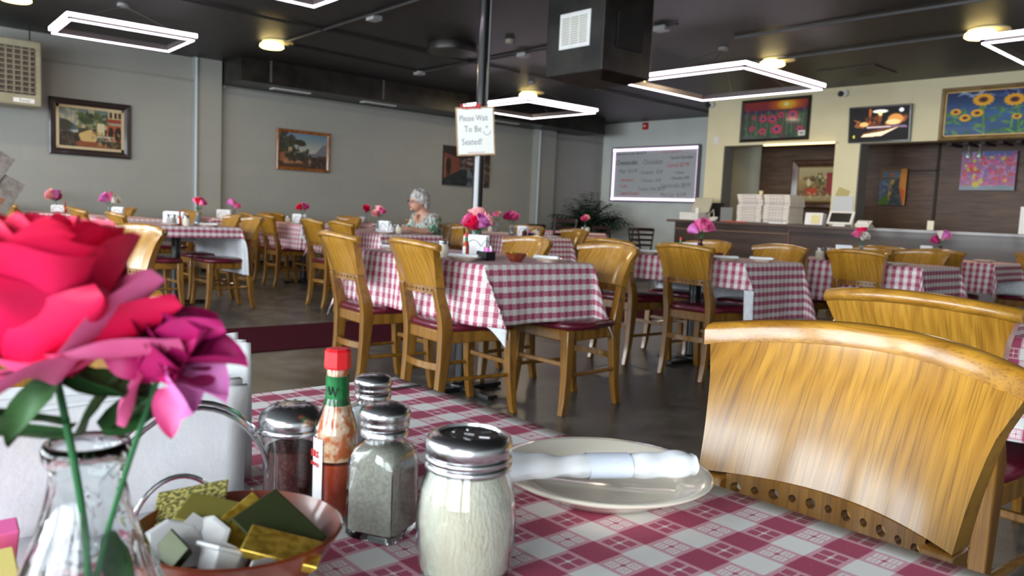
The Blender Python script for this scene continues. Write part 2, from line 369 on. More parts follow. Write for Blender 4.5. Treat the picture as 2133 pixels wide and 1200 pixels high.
#   z, x half spread, y centre, width x, depth y
POST = [(0, .150, -.240, .030, .036), (.12, .150, -.215, .034, .042), (.28, .150, -.198, .036, .054), (.42, .150, -.190, .037, .066), (.50, .154, -.200, .038, .064),
        (.57, .148, -.220, .036, .056), (.63, .144, -.236, .034, .050), (.70, .150, -.252, .034, .044), (.77, .162, -.270, .032, .038), (.826, .183, -.290, .030, .032)]
def curve_y(x, hw, bulge): return -bulge*(1-(x/hw)**2)
def back_pt(u, z):          # u -1..1 across the back, on the sitter's face of the panel
    hx, y, wx, dy = interp(POST, z); hw = hx+wx/2
    bul = lerp(.045, .075, (z-.56)/.27)
    return hw*u, y+dy/2+curve_y(u, 1, bul)+.004
def make_chair(name='oak_dining_chair'):
    t = thing(name, 'oak chair', 'chair')
    for s in (-1, 1):
        rings = []
        for k in range(17):
            z = .642*k/16; hx, y, wx, dy = interp(POST, z); x = s*hx
            r = [(-wx/2, -dy/2), (wx/2, -dy/2), (wx/2, dy/2), (-wx/2, dy/2)]
            rings.append([(x+a, y+b, z) for a, b in r])
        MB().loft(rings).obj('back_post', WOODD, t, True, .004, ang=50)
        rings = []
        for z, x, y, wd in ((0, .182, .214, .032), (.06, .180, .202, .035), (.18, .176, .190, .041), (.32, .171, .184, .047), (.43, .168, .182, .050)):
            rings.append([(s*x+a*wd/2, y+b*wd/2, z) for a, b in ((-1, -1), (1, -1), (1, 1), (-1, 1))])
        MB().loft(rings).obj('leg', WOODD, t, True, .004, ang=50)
    # back panel
    n, m = 22, 8; th = .018
    def P(u, v, off):
        top = .820+.020*(1-(2*u-1)**2); bot = .644+.004*(1-(2*u-1)**2)
        z = lerp(bot, top, v); x, y = back_pt(2*u-1, z)
        return (x, y+off, z)
    fr_ = [[P(i/n, j/m, .0) for i in range(n+1)] for j in range(m+1)]; bk = [[P(i/n, j/m, -th-.028*abs(2*i/n-1)**5*(1-.35*j/m)) for i in range(n+1)] for j in range(m+1)]
    rings = [fr_[j]+bk[j][::-1] for j in range(m+1)]
    MB().loft(rings).obj('back_panel', WOOD, t, True, ang=45)
    # crest rail, rolled to the rear
    rings = []
    for i in range(27):
        u = -1.03+2.06*i/26; zc = .832+.020*(1-u*u); x, y = back_pt(u, .826)
        prof = [(.0015, -.014), (.002, .008), (-.003, .015), (-.016, .019), (-.030, .014), (-.037, .002), (-.032, -.010), (-.018, -.014)]
        rings.append([(x, y+a, zc+b) for a, b in prof])
    MB().loft(rings).obj('crest_rail', WOODC, t, True, ang=60)
    # pierced rail with eleven holes
    mb = MB(); N = 11; u0, u1 = -.80, .80; sg = 16
    def Q(a, z, off):
        x, y = back_pt(a, .63); return (x, y+off-.002, z+.006*(1-a*a))
    cwd = (u1-u0)/N; hz = .019
    for i in range(N):
        ucen = u0+cwd*(i+.5); R = .0075 if i % 2 == 0 else .0055; ur = R/.185
        sq = []; ci = []
        for k in range(sg):
            a = 2*PI*k/sg+PI/4; ca, sa = math.cos(a), math.sin(a); q = max(abs(ca), abs(sa))
            sq.append((ucen+cwd/2*ca/q, .624+hz*sa/q)); ci.append((ucen+ur*ca, .624+R*sa))
        vs = [Q(a, z, 0) for a, z in sq]+[Q(a, z, 0) for a, z in ci]+[Q(a, z, -.016) for a, z in ci]+[Q(a, z, -.016) for a, z in sq]
        fs = []
        for k in range(sg):
            k2 = (k+1) % sg
            fs += [(k, k2, sg+k2, sg+k), (sg+k, sg+k2, 2*sg+k2, 2*sg+k), (2*sg+k, 2*sg+k2, 3*sg+k2, 3*sg+k)]
            ca = math.sin(2*PI*(k+.5)/sg+PI/4)
            if abs(ca) > .7: fs.append((k, 3*sg+k, 3*sg+k2, k2))
        mb.add(vs, fs)
    mb.obj('pierced_rail', WOODD, t, False)
    # seat frame, cushion, stretchers
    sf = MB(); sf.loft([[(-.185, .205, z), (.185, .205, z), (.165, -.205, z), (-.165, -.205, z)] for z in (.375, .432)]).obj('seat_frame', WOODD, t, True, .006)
    rings = []
    for z, g in ((.430, -.008), (.436, .004), (.452, .010), (.466, .004), (.473, -.016), (.476, -.05), (.477, -.12)):
        ring = []
        for k in range(28):
            a = 2*PI*k/28; ca, sa = math.cos(a), math.sin(a)
            q = (abs(ca)**5+abs(sa)**5)**(-1/5); hx = (.20 if sa > 0 else .178)+g; hy = .21+g
            ring.append((hx*q*ca, .005+hy*q*sa, z))
        rings.append(ring)
    MB().loft(rings).obj('seat_cushion', BURG, t, True, ang=70)
    for s in (-1, 1):
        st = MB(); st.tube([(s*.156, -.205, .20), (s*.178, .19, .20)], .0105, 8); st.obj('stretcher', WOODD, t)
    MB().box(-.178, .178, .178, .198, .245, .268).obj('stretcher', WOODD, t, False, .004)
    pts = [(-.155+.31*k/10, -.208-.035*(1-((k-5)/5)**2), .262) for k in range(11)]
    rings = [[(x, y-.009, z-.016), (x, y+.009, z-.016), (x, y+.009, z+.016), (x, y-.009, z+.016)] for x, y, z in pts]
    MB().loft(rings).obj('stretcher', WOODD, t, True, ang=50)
    return t
chair0 = make_chair(); _first = [True]
def chair(x, y, deg, label, group=None):
    if _first[0]:
        _first[0] = False; chair0.location = (x, y, 0); chair0.rotation_euler = (0, 0, math.radians(deg)); chair0['label'] = label
        if group: chair0['group'] = group
        return chair0
    return dup(chair0, (x, y, 0), math.radians(deg), label, group)

# ------------------------------------------------------------------ tables and cloths
TZ = .757
def table(key, x0, x1, y0, y1, phrase, ped=1):
    t = thing('pedestal_table', 'pedestal table '+phrase, 'table', ((x0+x1)/2, (y0+y1)/2, 0))
    L, W = (x1-x0)/2, (y1-y0)/2
    MB().box(-L, L, -W, W, TZ-.03, TZ-.002).obj('tabletop', mat('tabletop_'+key, (98, 76, 58), .4), t, False, .004)
    cs = [0] if ped == 1 else [-L*.55, L*.55]
    for c in cs:
        MB().lathe([(.042, .03), (.042, .70), (.11, .712), (.11, TZ-.03)], 20, c).obj('pedestal', BLACK, t)
        b = MB(); b.box(c-.28, c+.28, -.035, .035, .008, .03); b.box(c-.035, c+.035, -.27, .27, .008, .031); b.lathe([(.07, .03), (.07, .045), (.045, .06)], 16, c)
        for a, bb in ((.26, 0), (-.26, 0), (0, .25), (0, -.25)): b.lathe([(.022, 0), (.022, .01)], 10, c+a, bb)
        b.obj('table_base', BLACK, t, False, .004)
    return t
def cloth(x0, x1, y0, y1, hx0, hx1, hy0, hy1, label, res=.03, k=.26, seed=1, z=TZ, wave=.012, flare=.05, group='checked cloths', lift=None, ear=False):
    """rectangular cloth laid on the top; each side overhangs by its own length, corners hang as pointed folds"""
    r = random.Random(seed); ph = [r.uniform(0, 6.28) for _ in range(8)]
    def axis(a, b, ha, hb):
        n1 = max(2, int(ha/res)+1); n2 = max(6, int((b-a)/(res*1.6))); n3 = max(2, int(hb/res)+1)
        return [a-ha+ha*i/n1 for i in range(n1)]+[a+(b-a)*i/n2 for i in range(n2)]+[b+hb*i/n3 for i in range(n3+1)]
    U, V = axis(x0, x1, hx0, hx1), axis(y0, y1, hy0, hy1)
    mb = MB(); mb.uv = []; mb.v = []
    for v in V:
        for u in U:
            a = x0-u if u < x0 else (u-x1 if u > x1 else 0); b = y0-v if v < y0 else (v-y1 if v > y1 else 0)
            sx = -1 if u < x0 else 1; sy = -1 if v < y0 else 1
            X, Y = min(max(u, x0), x1), min(max(v, y0), y1); Z = z+.0035
            e = .004
            if a > 0 or b > 0:
                rr = math.hypot(a, b); p = math.atan2(b, a); s2 = math.sin(2*p)
                g = min(1, rr/.25)
                cw_ = math.sin((v if a > b else u)*13+ph[0])*.6+math.sin((v if a > b else u)*23+ph[1])*.4
                mag = min(rr*(flare+k*s2)+e+max(0, wave*g*(cw_+.6)*(1-s2)), .9*rr+e)
                dx, dy = (math.cos(p), math.sin(p))
                if ear and a > 0 and b > 0 and sx > 0 and sy < 0:
                    pf, af = math.radians(60), math.radians(27); al = (PI/2-p)/(PI/2-pf)*af if p > pf else p/pf*af
                    m0 = rr*flare+e+max(0, wave*g*(cw_+.6)*(1-s2)); ho = rr*math.sin(al); hd = ear
                    X += dx*m0+hd[0]*ho+(0 if p > pf else -.004*min(1, rr*9)); Y += -dy*m0+hd[1]*ho; Z -= max(0, rr*math.cos(al)-.003)
                    mb.v.append((X, Y, Z)); mb.uv.append((u-x1, v-y0)); continue
                X += sx*dx*mag; Y += sy*dy*mag
                drop = math.sqrt(max(0, rr*rr-(rr*(k*s2))**2)); Z -= max(0, drop-.003)
            else: Z += .0006*math.sin(u*9+ph[2])*math.sin(v*7+ph[3])
            if lift: X, Y, Z = lift(u, v, X, Y, Z)
            mb.v.append((X, Y, Z)); mb.uv.append((u-x1, v-y0))
    nu = len(U)
    for j in range(len(V)-1):
        for i in range(nu-1): mb.f.append((j*nu+i, j*nu+i+1, (j+1)*nu+i+1, (j+1)*nu+i))
    o = mb.obj('tablecloth', [GING, LINING], None, True, solid=.0022, ang=80)
    return tag(o, label, 'tablecloth', group)

# key: x0,x1,y0,y1, phrase ; overhangs ; cloth phrase
TB = {
 'N': ((-.94, .30, -.17, .616), 'the nearest table in the foreground', (.2, .2, .2, .03), 'red checked cloth with flower motifs on the nearest table'),
 'M': ((-4.05, -2.83, 2.32, 3.06), 'the middle table, whole checked drape facing us', (.29, .29, .29, .29), 'red checked cloth draped evenly on the middle table, pointed corner down'),
 'NR': ((-1.05, .17, 2.16, 2.9), 'right edge of the photo, behind the nearest chair', (.25, .25, .25, .25), 'pinkish checked cloth at the right edge behind the big chair backs'),
 'R1': ((-3.95, -2.74, 4.35, 5.06), 'right of the middle table, white lining showing', (.25, .38, .17, .44), 'checked cloth with pale lining showing, right of the middle table'),
 'R2': ((-3.35, -2.2, 5.68, 6.38), 'in front of the counter, row of shakers at its left end', (.2, .22, .3, .25), 'checked cloth on the table before the counter under the row of shakers'),
 'R3': ((-3.45, -2.35, 7.6, 8.3), 'far right near the counter, partly bare corner', (.2, .16, .26, .3), 'checked cloth on the far right table nearest the counter'),
 'T2': ((-8.4, -7.17, 2.19, 2.95), 'left side, open end towards us with pedestal in view', (.2, .10, .2, .44), 'short hung checked cloth on the left table, big white lining corner'),
 'T3': ((-10.0, -8.75, 4.33, 5.05), 'below the gilt framed landscape, near the grey wall', (.2, .16, .30, .42), 'dull checked cloth below the gilt landscape, long white corner fold'),
 'TW': ((-7.6, -6.3, 3.9, 4.62), 'where the grey-haired woman sits', (.2, .10, .25, .2), 'checked cloth on the table where the grey-haired woman sits'),
 'T5': ((-7.35, -6.15, 5.5, 6.27), 'between the sign pole and the palm', (.2, .26, .26, .2), 'checked cloth with square end between the sign pole and the palm'),
 'T6': ((-9.1, -7.9, 6.15, 6.88), 'by the wall just right of the sign pole', (.2, .22, .25, .2), 'small far checked cloth by the wall just right of the sign pole'),
 'T7': ((-9.6, -8.45, 8.7, 9.4), 'in front of the palm, among dark chairs', (.2, .25, .25, .2), 'far checked cloth beside the dark chairs in front of the palm'),
 'P': ((-11.75, -10.6, 1.95, 2.65), 'far left by the wall under the villa painting', (.1, .2, .25, .2), 'checked cloth on the far left table under the dark framed villa painting'),
 'Q': ((-10.45, -9.25, 2.35, 3.0), 'left, under the right edge of the villa painting', (.2, .09, .25, .2), 'checked cloth on the table under the right edge of the villa painting'),
 'U': ((-11.75, -10.7, 4.0, 4.65), 'against the wall by the grey pilaster', (.1, .2, .25, .2), 'checked cloth of the wall table by the grey pilaster'),
 'T8': ((-11.7, -10.55, 6.4, 7.1), 'far wall row left of the grey-haired woman', (.1, .2, .25, .2), 'checked cloth of the far wall table left of the grey-haired woman'),
}
for i, (k, (b, ph, oh, cl)) in enumerate(TB.items()):
    table(k, *b, ph)
    big = k in ('N', 'M', 'R1', 'T2', 'NR')
    cloth(*b, *oh, cl, res=.015 if big else .03, seed=i+3, wave=.006 if k == 'N' else .014, ear=(.62, .60) if k in ('M', 'R1', 'T3', 'TW') else False)

G1 = 'oak chairs around the checked tables'
for a in [
 # nearest
 (-.484, .735, 178, 'largest oak chair in the foreground, curved back facing us, right of the plate'),
 (-.745, 2.20, 0, 'oak chair just behind the largest one, seen from behind with rolled crest'),
 (-.66, 2.92, 180, 'oak chair cut by the right edge, concave back, above the second big crest'),
 (-1.06, .2, -90, 'oak chair hidden behind the pink roses at the left edge, only its side showing'),
 # middle table
 (-3.12, 2.42, -4, 'oak chair left of the middle table, the nearer of its two seen from behind'),
 (-3.80, 2.40, -4, 'oak chair at the far left of the middle table, back seen from behind'),
 (-2.93, 3.0, 180, 'oak chair at the right end of the middle table, seat under the cloth corner'),
 (-3.66, 3.06, 180, 'oak chair behind the middle table, concave back above the bowl'),
 # R1
 (-3.03, 4.40, 0, 'oak chair seen from behind against the cloth right of the middle table'),
 (-3.66, 4.40, 0, 'oak chair partly hidden behind the one at the middle table\'s right end'),
 (-3.08, 5.06, 180, 'oak chair with concave glossy back, behind the pair of plates near the shakers'),
 (-3.70, 5.06, 180, 'oak chair behind the pink flowers in front of the counter\'s left part'),
 # R2
 (-3.14, 5.78, 0, 'oak chair overlapped by the glossy one, left of the row of shakers'),
 (-2.56, 5.76, 0, 'oak chair seen squarely from behind, right of the row of shakers'),
 (-3.05, 6.42, 180, 'oak crest peeking behind the squarely seen chair back near the counter'),
 (-2.62, 6.46, 180, 'oak chair beyond the partly bare table edge, concave back to us'),
 # R3
 (-2.72, 7.64, 0, 'oak chair from behind under the white and pink roses at far right'),
 (-2.28, 8.35, 180, 'oak chair at the far right in front of the counter, concave back'),
 (-3.2, 7.66, 0, 'oak crest seen between the two chair backs near the counter'),
 # left row T2
 (-8.62, 2.22, 0, 'small oak chair left of the left table, narrow back under the heater side'),
 (-7.42, 2.24, 0, 'oak chair at the near left corner of the left table, tall S-curved side'),
 (-7.38, 2.86, 180, 'oak chair seen side-on at the right end of the left table'),
 (-8.1, 2.95, 180, 'oak chair behind the left table, pale concave back right of the red flowers'),
 (-4.07, .92, -150, 'glossy oak chair in the aisle reflecting the windows, behind the pink roses'),
 # T3
 (-9.15, 4.36, 0, 'oak chair from behind with long legs, nearer one left of the gilt landscape'),
 (-9.75, 4.36, 0, 'oak chair from behind, the farther one left of the gilt landscape'),
 (-9.35, 5.08, 180, 'oak chair under the gilt landscape, left of the woman\'s pair of chairs'),
 (-9.85, 5.3, 180, 'far oak crest just behind the chair under the gilt landscape'),
 # TW
 (-6.55, 3.93, 0, 'oak chair from behind left of the shakers on the woman\'s table'),
 (-7.12, 3.93, 0, 'oak chair overlapped at left by its neighbour, at the woman\'s table'),
 (-6.55, 4.82, 180, 'oak chair beside the woman\'s back with a dark strap over it'),
 # T5
 (-6.75, 5.52, 0, 'oak chair from behind just right of the sign pole'),
 (-6.42, 6.32, 180, 'oak chair with concave back left of the tall dark chair'),
 (-7.15, 6.32, 180, 'oak chair below the bright pink flowers beyond the middle table'),
 (-8.0, 6.9, 180, 'far oak chair right of the sign pole near the wall'),
 # wall side
 (-11.17, 1.98, 0, 'far left oak chair, second from the left edge, under the villa painting'),
 (-10.72, 1.98, 0, 'far left oak chair, third from the left edge, under the villa painting'),
 (-11.63, 1.93, 0, 'leftmost far oak chair half hidden by the paper menu'),
 (-11.0, 2.75, 180, 'far oak chair with dull concave back under the villa painting'),
 (-9.5, 2.38, 0, 'bright oak chair from behind in front of the white holder, far left'),
 (-9.55, 3.05, 180, 'far oak crest just right of the pair of pink flowers'),
 (-10.9, 4.05, 0, 'far oak chair right of the red and pink flowers by the pilaster'),
 (-11.2, 4.7, 180, 'far oak chair behind the shakers of the left table'),
 (-9.9, 3.1, 180, 'far oak chair left of the shakers of the left table'),
 (-11.0, 5.35, 0, 'far oak crest against the wall right of the pilaster'),
 (-10.75, 5.75, 180, 'second far oak crest against the wall right of the pilaster'),
 (-10.95, 7.15, 180, 'far oak chair between the pale pink flowers and the woman'),
]:
    o_ = chair(a[0], a[1], a[2], a[3], G1)
    if 'largest oak chair in' in a[3]: o_.scale = (1.07, 1, 1)

# dark ladder-back chairs by the palm
DKW = noisy('dark_mahogany', (52, 20, 18), (36, 14, 14), 12, .3, coat=.6)
def ladder(h=.86, seat=.45):
    t = thing('ladder_back_chair', 'dark chair', 'chair')
    for s in (-1, 1):
        MB().tube([(s*.17, -.24, 0), (s*.18, -.19, seat), (s*.19, -.27, h)], [.014, .018, .013], 8).obj('back_post', DKW, t)
        MB().tube([(s*.19, .2, 0), (s*.19, .19, seat)], [.013, .018], 8).obj('leg', DKW, t)
        MB().tube([(s*.17, -.21, .2), (s*.19, .19, .2)], .009, 6).obj('stretcher', DKW, t)
    for i, q in enumerate((.30, .52, .74, .94)):
        z = lerp(seat, h, q); y = lerp(-.19, -.27, q)
        MB().box(-.18, .18, y-.01, y+.006, z-.02, z+.02+(.015 if i == 3 else 0)).obj('slat', DKW, t, False, .003)
    MB().box(-.2, .2, -.2, .21, seat-.03, seat+.02).obj('seat', BLACKM, t, False, .012)
    return t
l0 = ladder(); l0.location = (-9.0, 10.15, 0); tag(l0, 'dark slatted chair beside the checked booth cloth, left of two', group='dark ladder-back chairs')
for x, y, d, s_, lb in ((-9.0, 10.85, 60, 1, 'dark slatted chair turned sideways, overlapping its left neighbour'),
                    (-8.5, 10.5, -25, 1, 'dark slatted chair standing alone left of the counter'),
                    (-8.0, 7.75, 180, 1.12, 'tall dark chair right of the glossy oak chair, before the palm'),
                    (-8.95, 8.1, 90, 1, 'dark chair seen edge-on left of the palm')):
    dup(l0, (x, y, 0), math.radians(d), lb, 'dark ladder-back chairs', s_)

# ------------------------------------------------------------------ flowers
def frame_of(axis):
    a = Vector(axis).normalized(); b = a.orthogonal().normalized(); return b, a.cross(b), a
def rose(mb, c, R, axis, n=16, seed=0, res=6, openk=1.0):
    r = random.Random(seed); X, Y, Z = frame_of(axis); c = Vector(c)
    for k in range(n):
        q = k/(n-1); a0 = k*2.3999+r.uniform(-.2, .2); span = lerp(1.3, .82, q); rr = R*lerp(.22, .72, q**.8); H = R*lerp(1.05, 1.0, q)
        tw = r.uniform(-.15, .15); lip = lerp(.02, .55, q)*openk*r.uniform(.8, 1.2)
        def fn(u, v):
            s = 2*u-1; vv = v*(1-.16*s*s-.04*math.sin(5*s+a0)); an = a0+s*span*(1-.25*(1-v))+tw*v
            rad = rr*(.25+.85*math.sin(min(1, vv*1.15)*PI/2))+R*lip*max(0, vv-.55)**1.3*1.9
            z = -R*.75+H*1.45*vv-R*lip*.9*max(0, vv-.72)**1.2*2.2
            rad += R*.05*math.sin(4*s+a0)*v
            return tuple(c+X*(rad*math.cos(an))+Y*(rad*math.sin(an))+Z*z)
        mb.grid(fn, res, res)
    return mb
def long_petal(mb, c, d, L, W, droop=.3, twist=0, res=8, curl=.35):
    d = Vector(d).normalized(); c = Vector(c); side = d.cross(Vector((0, 0, 1))); side = side.normalized() if side.length > .05 else Vector((1, 0, 0))
    side = Matrix.Rotation(twist, 3, d) @ side; nrm = side.cross(d).normalized()
    def fn(u, v):
        s = 2*u-1; w_ = W*math.sin(PI*min(1, v*.93+.07))**.62*(1-.35*v)
        return tuple(c+d*(L*v)+side*(w_*s)+nrm*(curl*W*s*s-droop*L*v*v+.07*W*math.sin(7*v+3*s)))
    mb.grid(fn, res, res); return mb
def leaf(mb, c, d, L, W, droop=.4, twist=0): return long_petal(mb, c, d, L, W, droop, twist, 6, .25)

def vase_profile(h=.125, R=.044, neck=.017):
    out = [(R*.72, 0), (R*.92, .004), (R, h*.12), (R*.98, h*.25), (R*.80, h*.45), (R*.55, h*.65), (neck*1.05, h*.82), (neck, h*.90), (neck*1.25, h*.955), (neck*1.28, h*.985), (neck*1.15, h)]
    inn = [(neck*1.0, h*.995), (neck*.82, h*.93), (neck*.85, h*.84), (R*.50, h*.65), (R*.75, h*.45), (R*.92, h*.25), (R*.92, h*.12), (R*.6, h*.05), (0, h*.05)]
    return [(0, 0)]+out+inn
FARGLASS = mat('far_glass', (196, 206, 206), .08, coat=.5, spec=.8); FARGLASS.node_tree.nodes['Principled BSDF'].inputs['Transmission Weight'].default_value = .75
def vase_with_flowers(x, y, z, cols, where, h=.125, sc=1.0, seed=1, glass=None, spread=.036, R=.034, vlabel='clear glass bud vase'):
    v = MB().lathe(vase_profile(h*sc, .04*sc, .014*sc), 20, 0, 0, closed=False); v.keep = True
    vo = v.obj('flower_vase', glass or FARGLASS, None); vo.location = (x, y, z)
    tag(vo, '%s %s' % (vlabel, where), 'vase', 'bud vases on the tables')
    R *= 1.3; spread *= 1.15
    if x < -9.5: R *= 1.15; spread *= 1.15
    r = random.Random(seed); nm = {'hot': 'hot pink', 'magenta': 'magenta', 'pink': 'pink', 'lightpink': 'pale pink', 'red': 'red', 'white': 'white', 'violet': 'violet'}
    b = thing('flower_bouquet', '%s artificial flowers %s' % (' and '.join(list(dict.fromkeys(nm[c] for c in cols))[:2]), where), 'flowers', (x, y, z), 0, 'artificial flowers in the vases')
    n = len(cols)
    for i, cn in enumerate(cols):
        a = 2*PI*i/n+seed; k = 0 if (i == 0 and n > 2) else 1
        p = Vector((spread*k*math.cos(a), spread*k*math.sin(a), (h*sc)+.075*sc+(.03 if k == 0 else r.uniform(-.028, .028))))
        rose(MB(), p, R, (p.x*22+r.uniform(-.3, .3), p.y*22+r.uniform(-.3, .3), .8), 13, seed*9+i, 5, .8).obj('blossom', ROSEP[cn], b, True, ang=180)
        MB().tube([(0.004*math.cos(a), .004*math.sin(a), .02), (p.x*.15, p.y*.15, h*sc), tuple(p-Vector((0, 0, R*.6)))], .0022, 5).obj('stem', STEMG, b)
    lf = MB()
    for i in range(3):
        a = 2*PI*i/3+seed*2; leaf(lf, (0, 0, h*sc+.03), (math.cos(a), math.sin(a), .5), .045, .014)
    lf.obj('leaf', LEAFG, b, True, ang=180)
    return b

# ------------------------------------------------------------------ tableware
def shaker_profile_round(h, r, lid):
    return [(0, 0), (r*.86, 0), (r*.95, h*.03), (r, h*.2), (r*1.02, h*.45), (r*.96, h*.68), (r*.82, h*.80)]
def cheese_shaker(x, y, label, s=1.0, z=TZ+.004, glass=None, rz=0, group='glass cheese shakers'):
    t = thing('cheese_shaker', label, 'shaker', (x, y, z), rz, group); h, r = .095*s, .032*s
    near = glass is not None
    bp = [(0, 0), (r*.80, 0), (r*.90, h*.03), (r*.99, h*.22), (r*1.0, h*.42), (r*.93, h*.60), (r*.80, h*.74), (r*.78, h*.78)]
    if near:
        ip = [(r*.74, h*.78), (r*.75, h*.73), (r*.88, h*.60), (r*.945, h*.42), (r*.93, h*.22), (r*.84, h*.07), (0, h*.05)]
        g = MB().lathe(bp+ip, 48, closed=False); g.keep = True; g.obj('glass_jar', glass, t)
        cp = [(0, h*.055), (r*.83, h*.075), (r*.925, h*.22), (r*.94, h*.42), (r*.875, h*.60), (r*.74, h*.725), (0, h*.73)]
        MB().lathe(cp, 40, closed=False).obj('grated_cheese', CHEESE, t)
    else: MB().lathe(bp, 20).obj('jar_with_cheese', CHEESE, t)
    n = 48 if near else 18
    MB().lathe([(r*.80, h*.745), (r*.86, h*.75), (r*.87, h*.775), (r*.82, h*.79), (r*.86, h*.80), (r*.865, h*.825), (r*.82, h*.84), (r*.855, h*.85), (r*.87, h*.90), (r*.84, h*.945), (r*.76, h*.972), (r*.62, h*.985), (r*.60, h*.965), (0, h*.968)], n, closed=False).obj('metal_lid', STEEL, t, ang=60)
    if near:
        sl = MB()
        for k in range(7):
            a = k*2*PI/7; q = 0 if k == 6 else r*.36
            sl.box(-.0035, .0035, -.0009, .0009, h*.9685, h*.972, T((q*math.cos(a*7/6), q*math.sin(a*7/6), 0)) @ RZ(k*.5+.4))
        sl.obj('slot', CHROME, t, False)
        MB().lathe([(0, h*.9683), (r*.585, h*.9683)], 32, closed=False).obj('lid_top', mat('dark_lid_top', (70, 66, 60), .25, metal=.9), t)
    return t
def square_shaker(x, y, label, fill, s=1.0, rz=0, near=False, z=TZ+.004, group='square glass salt and pepper shakers'):
    t = thing('square_shaker', label, 'shaker', (x, y, z), rz, group); w, h = .0205*s, .098*s
    n = 32
    def ring(hw, zz, p):
        o = []
        for k in range(n):
            a = 2*PI*k/n; ca, sa = math.cos(a), math.sin(a); q = (abs(ca)**p+abs(sa)**p)**(-1/p); o.append((hw*q*ca, hw*q*sa, zz))
        return o
    out = [ring(w*.92, 0, 9), ring(w, h*.03, 9), ring(w, h*.52, 9), ring(w*.99, h*.60, 6), ring(w*.9, h*.675, 4), ring(w*.76, h*.71, 2), ring(w*.7, h*.74, 2), ring(w*.7, h*.78, 2)]
    if near:
        g = MB(); g.keep = True
        g.loft(out, cap=False); inn = [ring(w*.62, h*.78, 2), ring(w*.62, h*.73, 2), ring(w*.68, h*.70, 2), ring(w*.82, h*.66, 4), ring(w*.9, h*.60, 6), ring(w*.91, h*.52, 9), ring(w*.91, h*.06, 9)]
        g.loft(inn, cap=False); g.f.append(tuple(range(n))[::-1]); k = len(out)*n+(len(inn)-1)*n; g.f.append(tuple(range(k, k+n)))
        g.obj('glass_jar', GLASS, t, ang=50)
        MB().loft([ring(w*.895, h*.065, 9), ring(w*.895, h*.52, 9), ring(w*.885, h*.60, 6), ring(w*.80, h*.655, 4), ring(w*.6, h*.68, 2)]).obj('filling', fill, t, ang=50)
    else: MB().loft(out).obj('filled_jar', fill, t, ang=50)
    MB().lathe([(w*.78, h*.755), (w*.86, h*.76), (w*.87, h*.80), (w*.80, h*.815), (w*.87, h*.83), (w*.88, h*.86), (w*.85, h*.875), (w*.90, h*.89), (w*.92, h*.93), (w*.80, h*.975), (w*.5, h*.995), (0, h)], 32 if near else 14, closed=False).obj('metal_lid', STEEL, t, ang=60)
    if near:
        d = MB()
        for k in range(6): d.lathe([(0, 0), (.0012, 0)], 8, w*.42*math.cos(k*PI/3), w*.42*math.sin(k*PI/3), T((0, 0, h*.9965)), closed=False)
        d.obj('shaker_hole', BLACKM, t, False)
    return t
def hot_sauce(x, y, label, s=1.0, rz=0, near=False, z=TZ+.004, group='hot sauce bottles'):
    t = thing('hot_sauce_bottle', label, 'bottle', (x, y, z), rz, group); R, h = .0165*s, .132*s; n = 32 if near else 12
    prof = [(0, 0), (R*.95, 0), (R, h*.02), (R, h*.50), (R*.93, h*.56), (R*.66, h*.66), (R*.50, h*.74), (R*.47, h*.80), (R*.50, h*.87), (R*.44, h*.89), (R*.44, h*.92)]
    if near:
        inn = [(R*.40, h*.92), (R*.42, h*.80), (R*.45, h*.74), (R*.58, h*.66), (R*.86, h*.555), (R*.93, h*.50), (R*.93, h*.03), (0, h*.025)]
        g = MB().lathe(prof+inn, n, closed=False); g.keep = True; g.obj('glass_bottle', GLASS, t)
        MB().lathe([(0, h*.028), (R*.90, h*.03), (R*.90, h*.34), (0, h*.34)], n, closed=False).obj('sauce', SAUCE, t)
        rs = noisy('sauce_residue', (214, 104, 40), (236, 196, 160), 140, .5, lo=.44, hi=.56)
        MB().lathe([(R*.91, h*.36), (R*.91, h*.50), (R*.84, h*.555), (R*.56, h*.66), (R*.43, h*.74), (R*.41, h*.88)], n, closed=False).obj('sauce_residue', rs, t)
    else: MB().lathe(prof, n).obj('glass_bottle', SAUCE, t)
    MB().lathe([(R*.56, h*.67+.0005), (R*.545, h*.74), (R*.53, h*.80), (R*.535, h*.845)] if near else [(R*.6, h*.68), (R*.56, h*.84)], n, closed=False).obj('green_neck_foil', GREENF, t)
    MB().lathe([(R*.60, h*.885), (R*.62, h*.895), (R*.60, h*.985), (R*.5, h)], 8).obj('red_cap', REDCAP, t, False)
    m_ = MB(); a0, a1 = (-3.2, -1.33) if near else (-2.75, -.75)
    m_.grid(lambda u, v: ((R+.0004)*math.cos(lerp(a0, a1, u)), (R+.0004)*math.sin(lerp(a0, a1, u)), lerp(h*.12, h*.49, v)), 10, 2)
    m_.obj('paper_label', LABELW, t)
    if near:
        for zz, ss, tx in ((h*.40, .0075, 'ERS'), (h*.34, .004, 'SAUCE')):
            text('label_lettering', tx, ss, INKRED, t, RZ(-.22) @ T((0, -R-.0009, zz)) @ RX(PI/2), .0003)
        MB().tube([(R*.57*math.cos(-1.6+.12*k), R*.57*math.sin(-1.6+.12*k), h*(.76+.03*math.sin(k*1.9))) for k in range(9)], .0005, 5).obj('neck_scribble', BLACKM, t)
    return t
def plate(x, y, label, R=.088, z=TZ+.004, near=False, group='cream plates'):
    n = 64 if near else 24
    prof = [(0, .003), (R*.52, .003), (R*.56, 0), (R*.60, 0), (R*.66, .004), (R*.86, .013), (R*.98, .0175), (R, .0195), (R*.985, .0212), (R*.93, .0200), (R*.76, .0155), (R*.70, .0125), (R*.66, .0085), (0, .0075)]
    o = MB().lathe(prof, n, closed=False).obj('plate', CERAM, None, ang=75); o.location = (x, y, z)
    return tag(o, label, 'plate', group)
